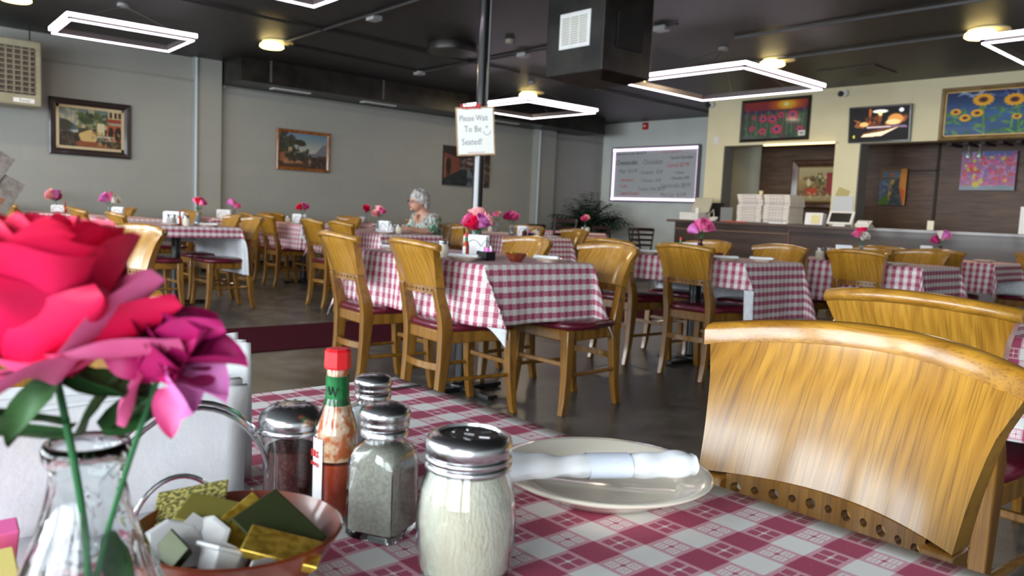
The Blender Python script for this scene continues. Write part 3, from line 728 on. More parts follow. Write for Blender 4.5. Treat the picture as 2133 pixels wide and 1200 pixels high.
def roll(x, y, rz, label, z=TZ+.028, L=.155, r=.011, near=False, tilt=0, group='napkin rolls on plates'):
    t = thing('napkin_roll', label, 'napkin roll', (x, y, z), rz, group); t.rotation_euler = (0, tilt, rz)
    rings = []; nn = 40 if near else 8; m = 20
    for i in range(nn+1):
        q = i/nn; xx = lerp(-L/2, L/2, q); rr = r*(1.0+.55*max(0, .28-q)/.28+.06*math.sin(q*37))
        fl_ = lerp(.60, .95, q)
        if q > .965: rr *= .82
        rings.append([(xx+(.004*math.sin(a*3) if q < .05 else 0), rr*1.15*math.cos(a)*(1+.05*math.sin(a*4+q*21)), rr*fl_*math.sin(a)*(1+.07*math.sin(a*5+q*16))) for a in [2*PI*k/m for k in range(m)]])
    MB().loft(rings).obj('napkin', PAPER, t)
    if near:
        bnd = []
        for xx in (-.012, .024):
            bnd.append([(xx, (r*1.09)*1.15*math.cos(a), (r*1.09)*.80*math.sin(a)) for a in [2*PI*k/m for k in range(m)]])
        bo = MB().loft(bnd, cap=False).obj('paper_band', mat('blue_white_band', (222, 228, 242), .6), t)
    MB().tube([(-L/2+.02, .002, .001), (-L/2-.012, .003, .003)], [.0022, .0016], 6).obj('fork_handle', STEEL, t)
    return t
def napkin_holder(x, y, rz, label, w=.15, h=.115, z=TZ+.004, group='napkin holders'):
    t = thing('napkin_holder', label, 'napkin holder', (x, y, z), rz, group)
    m_ = MB(); r = random.Random(int(abs(x*100)))
    for k in range(6):
        yy = -.020+.008*k; dx = r.uniform(-.006, .006); dz = r.uniform(-.006, .008)
        m_.box(-w/2+dx, w/2+dx, yy-.0034, yy+.0034, .004, h+dz)
    m_.obj('napkin_stack', PAPER, t, False, .002)
    for s in (-1, 1):
        pts = [(w*.42*math.cos(a), s*.029, .006+h*.78*math.sin(a)) for a in [PI*k/12 for k in range(13)]]
        MB().tube(pts, .0018, 6).obj('wire_side', CHROME, t)
    MB().box(-w/2, w/2, -.03, .03, 0, .004).obj('base_plate', CHROME, t, False)
    return t
def caddy(x, y, label, z=TZ+.004):
    t = thing('sweetener_caddy', label, 'caddy', (x, y, z), 0, 'black sweetener caddies')
    m_ = MB(); w, d, h = .042, .028, .045
    m_.box(-w, w, -d, d, 0, .003); m_.box(-w, w, -d, -d+.003, .003, h); m_.box(-w, w, d-.003, d, .003, h); m_.box(-w, -w+.003, -d, d, .003, h); m_.box(w-.003, w, -d, d, .003, h)
    m_.obj('caddy_box', BLACKM, t, False)
    MB().tube([(w*.95*math.cos(a), 0, h+.055*math.sin(a)) for a in [PI*k/14 for k in range(15)]], .0016, 6).obj('handle', CHROME, t)
    for i, (cx, mt) in enumerate(((-.02, LABELW), (0, ROSEP['violet']), (.02, ROSEP['violet']))):
        MB().box(cx-.016, cx+.016, -.008+.006*i, -.004+.006*i, .01, .07-.004*i, RY(.12*(i-1))).obj('sweetener_packet', mt, t, False)
    return t
def bowl(x, y, label, R=.06, near=False, z=TZ+.004):
    n = 48 if near else 20
    o = MB().lathe([(0, 0), (R*.45, 0), (R*.52, .004), (R*.80, .022), (R*.97, .040), (R, .043), (R*.97, .044), (R*.93, .040), (R*.76, .024), (R*.48, .008), (0, .006)], n, closed=False).obj('condiment_bowl', AMBERW, None, ang=70)
    o.location = (x, y, z); return tag(o, label, 'bowl', 'amber woven-look bowls')
def butter(x, y, z, rx, ry, rz, label, mt, w=.020, d=.013, h=.007):
    if z < .815 and h == .007 and abs(x+.452) < .1: w *= 1.12; d *= 1.12
    o = MB().loft([[(-w*.86, -d*.8, 0), (w*.86, -d*.8, 0), (w*.86, d*.8, 0), (-w*.86, d*.8, 0)], [(-w, -d, h*.9), (w, -d, h*.9), (w, d, h*.9), (-w, d, h*.9)], [(-w*.96, -d*.95, h), (w*.96, -d*.95, h), (w*.96, d*.95, h), (-w*.96, d*.95, h)]]).obj('butter_packet', mt, None, False, .0012)
    o.location = (x, y, z); o.rotation_euler = (rx, ry, rz); return tag(o, label, 'butter packet', 'butter packets in the bowls')

# middle table
ON = 'on the middle table'
vase_with_flowers(-3.41, 2.74, TZ+.004, ['lightpink', 'pink', 'hot', 'violet', 'lightpink', 'pink'], 'on the middle table', seed=3, spread=.040, R=.040, vlabel='glass vase')
napkin_holder(-3.29, 2.64, .25, 'chrome napkin holder with white napkins '+ON)
hot_sauce(-3.20, 2.50, 'small red hot sauce bottle with green neck '+ON)
caddy(-3.11, 2.56, 'black sweetener caddy with pink packets '+ON)
bowl(-2.99, 2.66, 'amber bowl holding butter packets '+ON, .058)
for i in range(4): butter(-2.99+.025*math.cos(i*1.6), 2.66+.025*math.sin(i*1.6), TZ+.038, .2, .2*i, i, ['gold wrapped butter packet in the middle table bowl, near side', 'gold wrapped butter packet in the middle table bowl, left side', 'gold wrapped butter packet in the middle table bowl, far side', 'gold wrapped butter packet in the middle table bowl, right side'][i], GOLD)
plate(-3.10, 2.41, 'cream plate with napkin roll at the near long side of the middle table')
roll(-3.10, 2.41, .5, 'white napkin roll lying on the near plate of the middle table')
plate(-2.97, 2.86, 'cream plate with a fork showing at the right end of the middle table')
roll(-2.97, 2.86, .1, 'white napkin roll with fork at the right end of the middle table')
plate(-3.86, 2.50, 'cream plate behind the nearer chair at the far end of the middle table')
roll(-3.86, 2.50, .5, 'white napkin roll at the far end of the middle table')
cheese_shaker(-3.33, 2.45, 'glass cheese shaker with metal lid '+ON, .95)
# left table
ON = 'on the left table with white lining'
vase_with_flowers(-7.46, 2.66, TZ+.004, ['red', 'pink', 'pink'], ON, seed=5, spread=.032, vlabel='wide clear glass vase')
cheese_shaker(-7.30, 2.50, 'glass cheese shaker '+ON); hot_sauce(-7.39, 2.47, 'hot sauce bottle '+ON)
napkin_holder(-7.68, 2.52, .7, 'white napkin holder '+ON, .2)
square_shaker(-7.56, 2.42, 'square salt shaker '+ON, SALT); square_shaker(-7.52, 2.46, 'square pepper shaker '+ON, PEPPER)
plate(-7.38, 2.38, 'cream plate at the left corner of the left table with white lining'); plate(-7.30, 2.70, 'cream plate in front of the glass vase '+ON, .1)
roll(-7.30, 2.70, .9, 'napkin roll before the vase '+ON)
# woman's table
ON = "on the grey-haired woman's table"
napkin_holder(-6.62, 4.16, .3, 'chrome napkin holder '+ON, .12); square_shaker(-6.49, 4.15, 'square salt shaker '+ON, SALT); square_shaker(-6.58, 4.25, 'square pepper shaker '+ON, PEPPER)
cheese_shaker(-6.45, 4.21, 'glass cheese shaker '+ON); vase_with_flowers(-6.83, 4.22, TZ+.004, ['lightpink', 'lightpink', 'lightpink', 'pink'], ON, seed=8, spread=.034)
plate(-6.83, 4.54, 'small plate in front of the grey-haired woman', .08)
plate(-6.42, 4.03, 'cream plate at the near corner of the grey-haired woman\'s table', .09); roll(-6.42, 4.03, .8, "napkin roll at the near corner of the woman's table")
# right of the middle
ON = 'on the table right of the middle one'
hot_sauce(-3.36, 4.52, 'red capped hot sauce bottle '+ON); plate(-3.58, 4.45, 'cream plate at the left end of the table right of the middle one'); roll(-3.58, 4.45, .3, 'napkin roll at the left end of the table beyond the middle one')
plate(-2.96, 4.48, 'cream plate just right of the squarely seen chair, right of the middle table'); roll(-2.96, 4.48, .6, 'napkin roll on the plate just right of the squarely seen chair back')
plate(-2.83, 4.70, 'cream plate by the bare table edge, right of the middle table', .08); roll(-2.83, 4.70, .2, 'napkin roll with fork by the bare table edge, right of the middle table')
bowl(-3.10, 4.56, 'amber bowl '+ON)
DKRED = mat('maroon_glass', (70, 10, 24), .15, coat=.8)
vase_with_flowers(-3.34, 4.72, TZ+.004, ['pink', 'pink', 'pink', 'lightpink', 'violet'], ON, seed=11, glass=DKRED, spread=.042, R=.04, vlabel='maroon glass vase')
napkin_holder(-3.46, 4.76, .4, 'napkin holder left of the maroon vase '+ON, .12, .09)
# shaker row table
ON = 'on the table before the counter'
cheese_shaker(-2.98, 5.76, 'glass cheese shaker at the left end of the row '+ON); square_shaker(-2.95, 5.84, 'dark pepper shaker second in the row '+ON, FLAKES, 1.0)
square_shaker(-2.87, 5.76, 'white salt shaker third in the row '+ON, SALT); napkin_holder(-2.87, 5.92, .6, 'white napkin holder behind the row of shakers '+ON, .11)
vase_with_flowers(-2.80, 6.05, TZ+.004, ['hot', 'pink', 'white'], ON, seed=14, spread=.03)
plate(-2.42, 5.80, 'cream plate at the partly bare corner of the table before the counter')
# far right table
ON = 'on the far right table'
vase_with_flowers(-2.91, 7.9, TZ+.004, ['white', 'violet', 'lightpink', 'magenta'], ON, seed=17, glass=DKRED, spread=.04, R=.04, vlabel='dark red vase')
plate(-2.55, 7.97, 'cream plate '+ON); napkin_holder(-3.05, 7.95, .5, 'white napkin holder '+ON, .1)
# right edge table
cheese_shaker(-.62, 2.52, 'shaker at the right edge behind the second big chair back', .9)
# beyond the pole
ON = 'on the square ended table before the palm'
napkin_holder(-6.4, 5.78, .4, 'tilted napkin holder '+ON, .11); square_shaker(-6.3, 5.71, 'dark jar '+ON, FLAKES); caddy(-6.35, 5.83, 'black caddy with pink packets '+ON)
cheese_shaker(-6.33, 5.92, 'glass cheese shaker '+ON); plate(-6.27, 6.08, 'cream plate '+ON); vase_with_flowers(-6.9, 6.06, TZ+.004, ['pink', 'pink', 'magenta', 'pink'], ON, seed=20, spread=.05, R=.05)
ON = 'on the small far table right of the pole'
vase_with_flowers(-8.02, 6.77, TZ+.004, ['pink', 'lightpink'], ON, seed=22, spread=.03); cheese_shaker(-8.0, 6.64, 'small white shaker '+ON, .9)
vase_with_flowers(-8.38, 6.8, TZ+.004, ['pink', 'white'], 'just right of the pole, behind the big bouquet', seed=23, spread=.035, R=.04)
vase_with_flowers(-8.53, 9.0, TZ+.004, ['pink', 'lightpink'], 'in front of the palm above the dark chair', seed=24, spread=.04, R=.045); napkin_holder(-8.62, 9.1, .3, 'white napkin holder in front of the palm', .12, .08)
# wall side tables
vase_with_flowers(-11.5, 2.3, TZ+.004, ['violet', 'magenta', 'lightpink'], 'on the far left wall table', seed=26, spread=.05, R=.05); napkin_holder(-11.36, 2.3, .8, 'white napkin holder on the far left wall table', .16, .09)
hot_sauce(-11.2, 2.34, 'dark green bottle on the far left wall table', 1.1); plate(-10.95, 2.42, 'cream plate on the far left wall table', .1)
vase_with_flowers(-9.72, 2.48, TZ+.004, ['pink', 'violet', 'white'], 'under the right edge of the villa painting', seed=28, spread=.045, R=.045); napkin_holder(-9.47, 2.5, .9, 'white napkin holder under the right edge of the villa painting', .12)
vase_with_flowers(-9.0, 4.47, TZ+.004, ['hot', 'magenta'], 'on the table below the gilt landscape', seed=30, spread=.035, R=.04); napkin_holder(-9.13, 4.5, .5, 'white napkin holder below the gilt landscape', .18)
cheese_shaker(-9.29, 4.42, 'glass cheese shaker below the gilt landscape'); plate(-8.92, 4.78, 'cream plate below the gilt landscape', .1)
napkin_holder(-10.85, 4.22, .7, 'large white napkin holder by the grey pilaster', .2); vase_with_flowers(-10.85, 4.36, TZ+.004, ['pink', 'violet'], 'by the grey pilaster', seed=32, spread=.03, R=.042)
napkin_holder(-10.98, 6.5, .5, 'white napkin holder left of the pale pink flowers', .16, .08); vase_with_flowers(-10.9, 6.5, TZ+.004, ['magenta', 'hot'], 'left of the pale pink ones, by the wall', seed=34, spread=.03, R=.042)

# ------------------------------------------------------------------ nearest table: things on it
Z0 = TZ+.004
cheese_shaker(-.394, .317, 'large glass shaker of white grated cheese in the foreground', 1.03, Z0, GLASS, .3)
square_shaker(-.482, .308, 'square glass shaker of grey pepper beside the large cheese shaker', PEPPER, 1.0, math.radians(27), True)
hot_sauce(-.528, .294, 'hot sauce bottle with red cap and green neck foil in the foreground', 1.0, .2, True)
square_shaker(-.605, .373, 'shaker with metal lid behind the foreground hot sauce bottle', SALT, .92, .2, True)
t = thing('chilli_flake_shaker', 'glass jar of dark chilli flakes with round metal lid, left of the hot sauce', 'shaker', (-.574, .280, Z0)); h, r = .082, .0255
g = MB().lathe([(0, 0), (r*.8, 0), (r*.86, h*.03), (r*.86, h*.6), (r*.9, h*.68), (r*.84, h*.76), (r*.80, h*.76), (r*.84, h*.67), (r*.8, h*.6), (r*.8, h*.06), (0, h*.05)], 40, closed=False); g.keep = True; g.obj('glass_jar', GLASS, t)
MB().lathe([(0, h*.06), (r*.79, h*.065), (r*.79, h*.56), (0, h*.57)], 32, closed=False).obj('chilli_flakes', FLAKES, t)
MB().lathe([(r*.95, h*.72), (r*1.02, h*.73), (r*1.03, h*.76), (r*.98, h*.78), (r*1.0, h*.79), (r*1.01, h*.85), (r*.95, h*.90), (r*.72, h*.965), (r*.5, h*.985), (0, h*.99)], 48, closed=False).obj('metal_lid', STEEL, t, ang=60)
d = MB()
for k in range(14):
    rr = r*(.25 if k < 4 else .5); a = k*(PI/2 if k < 4 else PI/5); d.lathe([(0, 0), (.0016, 0)], 10, rr*math.cos(a), rr*math.sin(a), T((0, 0, h*(1.002 if k < 4 else .992))), closed=False)
d.obj('shaker_hole', BLACKM, t, False)
plate(-.450, .516, 'cream plate in the foreground between cheese shaker and big chair', .094, Z0, True)
roll(-.427, .485, 1.03, 'rolled white napkin with paper band lying across the foreground plate', Z0+.034, .165, .0118, True)
# cutlery strip seen at the far end
tag(MB().box(-.0035, .0035, -.045, .045, 0, .0022).obj('table_knife', STEEL, None, False, .001), 'dull grey knife lying at the far end of the nearest table', 'knife').location = (-.872, .568, Z0)
# bowl with butter and creamers
bowl(-.452, .187, 'amber woven-look bowl of butter and creamers in the foreground', .062, True)
bx, by = -.452, .187
butter(bx-.045, by-.011, .803, .5, -.20, 1.0, 'pale gold butter packet leaning on the left rim of the foreground bowl', DKGOLD, .020, .0125)
butter(bx+.011, by+.021, .798, .40, .45, .35, 'dark olive butter packet at the right side of the foreground bowl', mat('dark_foil', (58, 64, 38), .3, metal=.4), .022, .015)
butter(bx+.036, by+.011, .796, .15, .25, .95, 'shiny gold butter packet at the near right of the foreground bowl', GOLD, .020, .012)
butter(bx-.009, by+.006, .799, .75, -.35, 1.9, 'gold butter packet in the middle of the foreground bowl', GOLD, .016, .011)
butter(bx-.022, by-.010, .804, .35, .15, .8, 'olive printed butter packet above the white creamers', mat('olive_print', (134, 126, 62), .3, metal=.4), .015, .011)
butter(bx+.006, by-.040, .797, .9, .3, .2, 'small dark packet at the near left of the foreground bowl', MATS['dark_foil'], .009, .010)
def creamer(x, y, z, rx, ry, rz, label):
    t = thing('creamer_cup', label, 'creamer', (x, y, z), rz, 'white creamers in the foreground bowl'); t.rotation_euler = (rx, ry, rz)
    MB().lathe([(0, 0), (.0105, 0), (.012, .003), (.0150, .019), (.0182, .0195), (.0186, .0215), (.0155, .0222), (0, .0222)], 7, closed=False).obj('cup', WHITEP, t, False, .0006)
    MB().box(.014, .024, -.0055, .0055, .0206, .0220).obj('peel_tab', WHITEP, t, False)
creamer(bx-.010, by-.016, .782, .5, .2, .5, 'white creamer cup in the middle of the foreground bowl under the olive packet')
creamer(bx+.018, by-.022, .780, -.4, .3, 1.1, 'white creamer cup nearest the camera at the middle of the foreground bowl')
creamer(bx-.012, by-.038, .784, .5, -.3, 2.2, 'white creamer cup at the left of the foreground bowl, behind the vase')
creamer(bx+.040, by-.010, .776, -.3, .9, 0, 'white creamer cup at the near right edge of the foreground bowl')
# napkin holder with wire arches
t = thing('napkin_holder', 'chrome wire napkin holder stuffed with white napkins, foreground left', 'napkin holder', (-.63, .155, Z0), 0)
rr_ = random.Random(4)
for k in range(9):
    x0 = (-.055+.010*k) if k < 4 else (-.062+.0105*k); dy = rr_.uniform(-.005, .005); hh = (.118 if k < 4 else .092)+.003*math.sin(k*2)
    y0, y1 = (-.115+dy, .098+dy) if k >= 4 else (.062+dy, .128+dy)
    def fn(u, v, x0=x0, y0=y0, y1=y1, hh=hh, k=k): return (x0+.006*math.sin(u*4+k)*v+.010*v*(v)*(1 if k > 5 else -.6), lerp(y0, y1, u), hh*v*(1-.02*math.sin(u*3+k)))
    MB().grid(fn, 14, 6).obj('napkin', PAPER, t, True, solid=.006)
for (x_, yc, hw, hz) in ((.052, .045, .07, .087), (.058, .045, .064, .084), (-.068, .0, .08, .085)):
    MB().tube([(x_, yc+hw*math.cos(a), .004+hz*math.sin(a)) for a in [PI*k/24 for k in range(25)]], .0019, 8).obj('wire_arch', CHROME, t)
MB().tube([(.075, .03+.033*math.cos(a), .0+.045*math.sin(a)) for a in [PI*k/20 for k in range(21)]], .0019, 8).obj('front_ring', CHROME, t)
MB().box(-.07, .076, -.10, .11, 0, .003).obj('base_plate', CHROME, t, False)
# printed sweetener packets, lower left
for i, (x_, y_, z_, mt, lb) in enumerate(((-.540, .070, .794, 'pk', 'pink sweetener packet sticking up at the lower left edge'), (-.505, .064, .786, 'yl', 'yellow and blue sweetener packet at the lower left edge'), (-.490, .062, .774, 'wb', 'pale blue sweetener packet at the lower left corner'))):
    cc = {'pk': (236, 110, 170), 'yl': (232, 214, 130), 'wb': (178, 206, 234)}[mt]
    tag(MB().box(-.006 if i < 1 else -.014, .006 if i < 1 else .014, -.016, .016, -.028 if i else -.02, .004 if i else .008, RY(.5)).obj('sweetener_packet', mat('packet_'+mt, cc, .6), None, False, .001), lb, 'sweetener packet', 'sweetener packets, foreground left').location = (x_, y_, z_)

# foreground vase and roses
vb = (-.386, .089)
pr = [(0, 0), (.030, 0), (.036, .004), (.0395, .016), (.0388, .034), (.033, .056), (.0245, .078), (.0180, .096), (.0155, .108), (.0155, .116), (.0182, .121), (.0188, .125), (.0176, .128),
      (.0150, .128), (.0136, .118), (.0134, .108), (.0160, .095), (.0245, .077), (.032, .055), (.0368, .034), (.0368, .018), (.030, .009), (0, .008)]
def bumpy(p, n=64):
    mb = MB(); vs = []; fs = []
    for j, (r_, z_) in enumerate(p):
        for i in range(n):
            a = 2*PI*i/n; q = r_
            if 1 < j < 9: q += .0011*math.sin(a*12)*math.sin(z_*210)
            vs.append((q*math.cos(a), q*math.sin(a), z_))
    for j in range(len(p)-1):
        for i in range(n): fs.append((j*n+i, j*n+(i+1) % n, (j+1)*n+(i+1) % n, (j+1)*n+i))
    return mb.add(vs, fs)
g = bumpy(pr); g.keep = True; vo = g.obj('flower_vase', GLASS, None, ang=180); vo.location = (vb[0], vb[1], Z0); tag(vo, 'clear glass vase with raised dots in the foreground, holding pink roses', 'vase')
def stemline(mb, a, b, bend, r=.0016):
    a, b = Vector(a), Vector(b); pts = []
    for k in range(9):
        q = k/8; pts.append(a.lerp(b, q)+Vector(bend)*math.sin(PI*q))
    return mb.tube(pts, r, 8)
def L_(x, y, z): return (x-vb[0], y-vb[1], z-Z0)
base = (vb[0], vb[1], Z0)
def pieces(name, t, mt, lst, res=10, curl=.3):
    for c_, d_, L, W, dr, tw in lst: long_petal(MB(), c_, d_, L, W, dr, tw, res, curl).obj(name, mt, t, True, ang=180)
t = thing('rose_stem', 'big hot pink artificial rose filling the left edge of the photo', 'flower', base)
RC = (-.364, .068, .962)
rose(MB(), L_(*RC), .039, (.10, -.05, 1), 24, 5, 12, .45).obj('blossom', ROSEP['hot'], t, True, ang=180)
PK = ROSEP['pink']
pieces('outer_petal', t, PK, [(L_(-.362, .072, .925), (.5, .62, .9), .060, .026, .10, .3), (L_(-.362, .072, .930), (.62, .70, .35), .052, .024, .25, .1), (L_(-.364, .066, .925), (-.5, -.75, .5), .055, .026, .1, 0),
   (L_(-.364, .066, .925), (-.7, .1, 1.0), .070, .026, .05, .2), (L_(-.362, .070, .922), (.35, -.45, .25), .045, .024, .5, .2), (L_(-.366, .070, .925), (-.2, .6, 1.1), .066, .026, .05, .5)], 12, .35)
pieces('outer_petal', t, ROSEP['hot'], [(L_(-.360, .076, .925), (.55, .75, .75), .055, .023, .1, -.2), (L_(-.358, .070, .925), (.6, .2, .8), .050, .026, .1, 0), (L_(-.360, .066, .925), (.45, -.4, .8), .055, .027, .1, 0)], 12, .35)
stemline(MB(), (.006, .0, .012), L_(-.368, .073, .925), (.002, .004, 0)).obj('stem', STEMG, t)
pieces('leaf', t, LEAFG, [(L_(-.368, .074, .928), (.5, .8, -.35), .036, .011, .15, 0), (L_(-.368, .070, .928), (-.6, -.8, -.2), .036, .012, .15, 0), (L_(-.366, .072, .924), (.3, -.5, -.5), .032, .011, .15, 0), (L_(-.362, .074, .922), (.3, .9, -.1), .040, .012, .15, .4),
   (L_(-.374, .078, .895), (-.5, -.9, .15), .048, .012, .15, 0), (L_(-.374, .08, .900), (.1, -.8, .3), .042, .012, .15, 0), (L_(-.372, .084, .896), (.4, .2, .8), .036, .013, .15, .6)], 6, .25)
t = thing('rose_stem', 'magenta artificial flower with ruffled petals right of the big pink rose', 'flower', base)
c2 = L_(-.343, .108, .934)
rose(MB(), c2, .019, (.5, .5, .7), 14, 9, 8, 1.3).obj('blossom', ROSEP['magenta'], t, True, ang=180)
pieces('outer_petal', t, ROSEP['magenta'], [(c2, (.45, .62, .10), .034, .017, .3, .3), (c2, (.5, .5, .45), .030, .017, .2, -.3), (c2, (.1, .7, .55), .028, .016, .2, .8), (c2, (-.2, .1, .9), .026, .015, .1, 1.2), (c2, (.6, .1, .35), .026, .018, .4, 1.6), (c2, (-.3, -.7, .3), .026, .016, .2, 2.4)], 10, .4)
pieces('outer_petal', t, ROSEP['violet'], [(c2, (.5, .55, -.35), .032, .016, .3, .5), (c2, (.3, .3, -.8), .028, .016, .2, 0)], 10, .45)
pieces('drooping_petal', t, ROSEP['pink'], [(L_(-.343, .108, .920), (.20, .10, -1), .022, .007, .05, .5), (L_(-.346, .103, .928), (-.1, -.35, -.8), .026, .012, .1, 0)], 10, .35)
stemline(MB(), (-.010, -.004, .012), tuple(Vector(c2)-Vector((0, 0, .004))), (.002, -.004, .0), .0013).obj('stem', STEMG, t)
pieces('leaf', t, LEAFG, [(L_(-.368, .095, .898), (.45, .8, .7), .034, .010, .1, 0), (L_(-.372, .092, .896), (.1, .7, .4), .034, .012, .1, .6), ((.004, .006, .085), (.05, .2, -.9), .04, .009, .1, .9)], 6, .25)

# ------------------------------------------------------------------ painted pictures (colours laid on a fine grid)
import numpy as np
class Paint:
    def __init__(s, w_, h_, c, seed=0):
        s.w, s.h = w_, h_; s.a = np.zeros((h_, w_, 3)); s.a[:] = c; s.y, s.x = np.mgrid[0:h_, 0:w_]; s.x = s.x/(w_-1); s.y = s.y/(h_-1); s.asp = w_/h_; s.r = np.random.RandomState(seed)
    def mask(s, m, c, a=1): m = (m*a)[..., None]; s.a = s.a*(1-m)+np.array(c, float)*m
    def vgrad(s, y0, y1, c0, c1):
        t = np.clip((s.y-y0)/(y1-y0), 0, 1)[..., None]; g = np.array(c0)*(1-t)+np.array(c1)*t; m = ((s.y >= y0) & (s.y <= y1))[..., None]; s.a = np.where(m, g, s.a)
    def ell(s, cx, cy, rx, ry, c, soft=.25, ang=0, a=1):
        dx, dy = (s.x-cx), (s.y-cy)/1.0; ca, sa = math.cos(ang), math.sin(ang)
        X = dx*s.asp; u = (X*ca+dy*sa)/(rx*s.asp); v = (-X*sa+dy*ca)/ry
        d = np.sqrt(u*u+v*v); s.mask(np.clip((1-d)/soft+.5, 0, 1), c, a)
    def rect(s, x0, y0, x1, y1, c, a=1): s.mask(((s.x >= x0) & (s.x <= x1) & (s.y >= y0) & (s.y <= y1)).astype(float), c, a)
    def poly(s, pts, c, a=1):
        m = np.zeros(s.x.shape, bool); n = len(pts)
        for i in range(n):
            (xa, ya), (xb, yb) = pts[i], pts[(i+1) % n]
            if ya == yb: continue
            cond = ((ya > s.y) != (yb > s.y)) & (s.x < (xb-xa)*(s.y-ya)/(yb-ya)+xa); m ^= cond
        s.mask(m.astype(float), c, a)
    def line(s, x0, y0, x1, y1, w_, c, a=1):
        dx, dy = (x1-x0)*s.asp, y1-y0; L = dx*dx+dy*dy+1e-9; t = np.clip((((s.x-x0)*s.asp)*dx+(s.y-y0)*dy)/L, 0, 1)
        d = np.hypot((s.x-x0)*s.asp-t*dx, (s.y-y0)-t*dy); s.mask(np.clip((w_-d)/w_+.5, 0, 1), c, a)
    def dabs(s, n, x0, y0, x1, y1, cols, rx=.02, ry=.02, a=.7):
        for _ in range(n):
            c = cols[s.r.randint(len(cols))]; s.ell(s.r.uniform(x0, x1), s.r.uniform(y0, y1), rx*s.r.uniform(.5, 1.4), ry*s.r.uniform(.5, 1.4), c, .5, s.r.uniform(0, 3), a)
    def obj(s, name, parent, W, H, z, rough=.55, emit=0, dark=1.0):
        s.a = np.clip(s.a+s.r.normal(0, 5, s.a.shape), 0, 255)
        c = (s.a/255*dark); c = np.where(c <= .04045, c/12.92, ((c+.055)/1.055)**2.4)
        mb = MB().grid(lambda u, v: (-W/2+W*u, H/2-H*v, z), s.w-1, s.h-1)
        o = mb.obj(name, mat('paint_'+name+str(len(MATS)), (128, 128, 128), rough, coat=.15), parent, False)
        me = o.data; at = me.color_attributes.new('Col', 'FLOAT_COLOR', 'POINT')
        flat = np.ones((s.w*s.h, 4)); flat[:, :3] = c.reshape(-1, 3); at.data.foreach_set('color', flat.ravel())
        t = NT(me.materials[0]); an = t.n('ShaderNodeAttribute', attribute_name='Col'); t.base(an.outputs['Color'])
        if emit: t.t.links.new(an.outputs['Color'], t.b.inputs['Emission Color']); t.b.inputs['Emission Strength'].default_value = emit; t.b.inputs['Base Color'].default_value = (0, 0, 0, 1)
        return o
def picture(label, mw, W, H, paint, fw_=.05, depth=.03, fmat=None, liner=None, lw=0, cat='painting', name='framed_painting', nm='canvas', dark=1.0):
    t = thing(name, label, cat, mw=mw)
    iw, ih = W/2-fw_, H/2-fw_
    if fmat:
        prof = [(0, 0), (0, depth*.7), (fw_*.2, depth), (fw_*.6, depth*.85), (fw_, depth*.5), (fw_, 0)]
        rings = [[(sx*(W/2-a), sy*(H/2-a), b) for a, b in prof] for sx, sy in ((-1, -1), (1, -1), (1, 1), (-1, 1), (-1, -1))]
        MB().loft(rings, cap=False).obj('frame', fmat, t, False)
    if liner:
        m_ = MB()
        m_.box(-iw, iw, ih-lw, ih, 0, depth*.5); m_.box(-iw, iw, -ih, -ih+lw, 0, depth*.5); m_.box(-iw, -iw+lw, -ih, ih, 0, depth*.5); m_.box(iw-lw, iw, -ih, ih, 0, depth*.5)
        m_.obj('liner', liner, t, False); iw -= lw; ih -= lw
    if not fmat: MB().box(-W/2, W/2, -H/2, H/2, 0, depth-.001).obj('stretched_sides', BLACKM, t, False)
    paint.obj(nm, t, 2*iw, 2*ih, depth*.35 if fmat else depth, dark=dark)
    return t
# villa terrace
p = Paint(150, 96, (70, 62, 50), 1); p.vgrad(0, .5, (96, 118, 116), (196, 176, 140)); p.dabs(24, 0, .02, .6, .35, [(190, 178, 150), (120, 134, 130), (214, 190, 150)], .09, .03, .6)
p.poly([(0, .28), (.1, .3), (.25, .42), (.3, .6), (0, .6)], (66, 92, 104)); p.ell(.08, .45, .12, .14, (60, 58, 44)); p.poly([(0, .62), (.3, .55), (.3, .62), (0, .72)], (170, 172, 164))
p.rect(0, .66, 1, 1, (62, 50, 40)); p.poly([(.3, .66), (.5, .52), (.62, .7), (.56, .9), (.35, .86)], (206, 176, 112)); p.poly([(.3, .84), (.6, .85), (.9, 1), (.2, 1)], (140, 78, 50))
p.dabs(50, 0, .62, .3, 1, [(58, 52, 42), (84, 76, 56), (40, 38, 34)], .04, .04, .7); p.dabs(60, .3, .1, .78, .5, [(58, 72, 44), (84, 98, 52), (44, 54, 36)], .04, .05, .7)
p.rect(.6, .34, .72, .66, (212, 200, 158)); p.rect(.76, .36, 1, .8, (168, 82, 50)); p.rect(.78, 0, 1, .2, (206, 190, 150))
for x in (.80, .88, .95): p.rect(x, .02, x+.05, .17, (74, 48, 34))
p.rect(.76, .2, 1, .3, (150, 62, 42)); p.ell(.83, .58, .045, .17, (52, 34, 28), .1); p.ell(.95, .6, .06, .2, (46, 30, 26), .1)
for k in range(12): p.rect(.56+.028*k, .70, .568+.028*k, .82, (200, 190, 170))
p.rect(.54, .68, .88, .71, (206, 196, 176)); p.dabs(30, .5, .6, 1, .98, [(60, 78, 42), (160, 120, 70), (196, 170, 120)], .03, .03, .6)
FRD = mat('dark_frame', (44, 34, 34), .35, coat=.3); LIN = noisy('linen_liner', (196, 180, 146), (184, 166, 130), 60, .7)
picture('dark framed painting of a villa terrace with arches, on the left wall', wallM('left', XL+.005, 2.80, 1.89), 1.0, .74, p, .085, .04, FRD, LIN, .035, dark=.92)
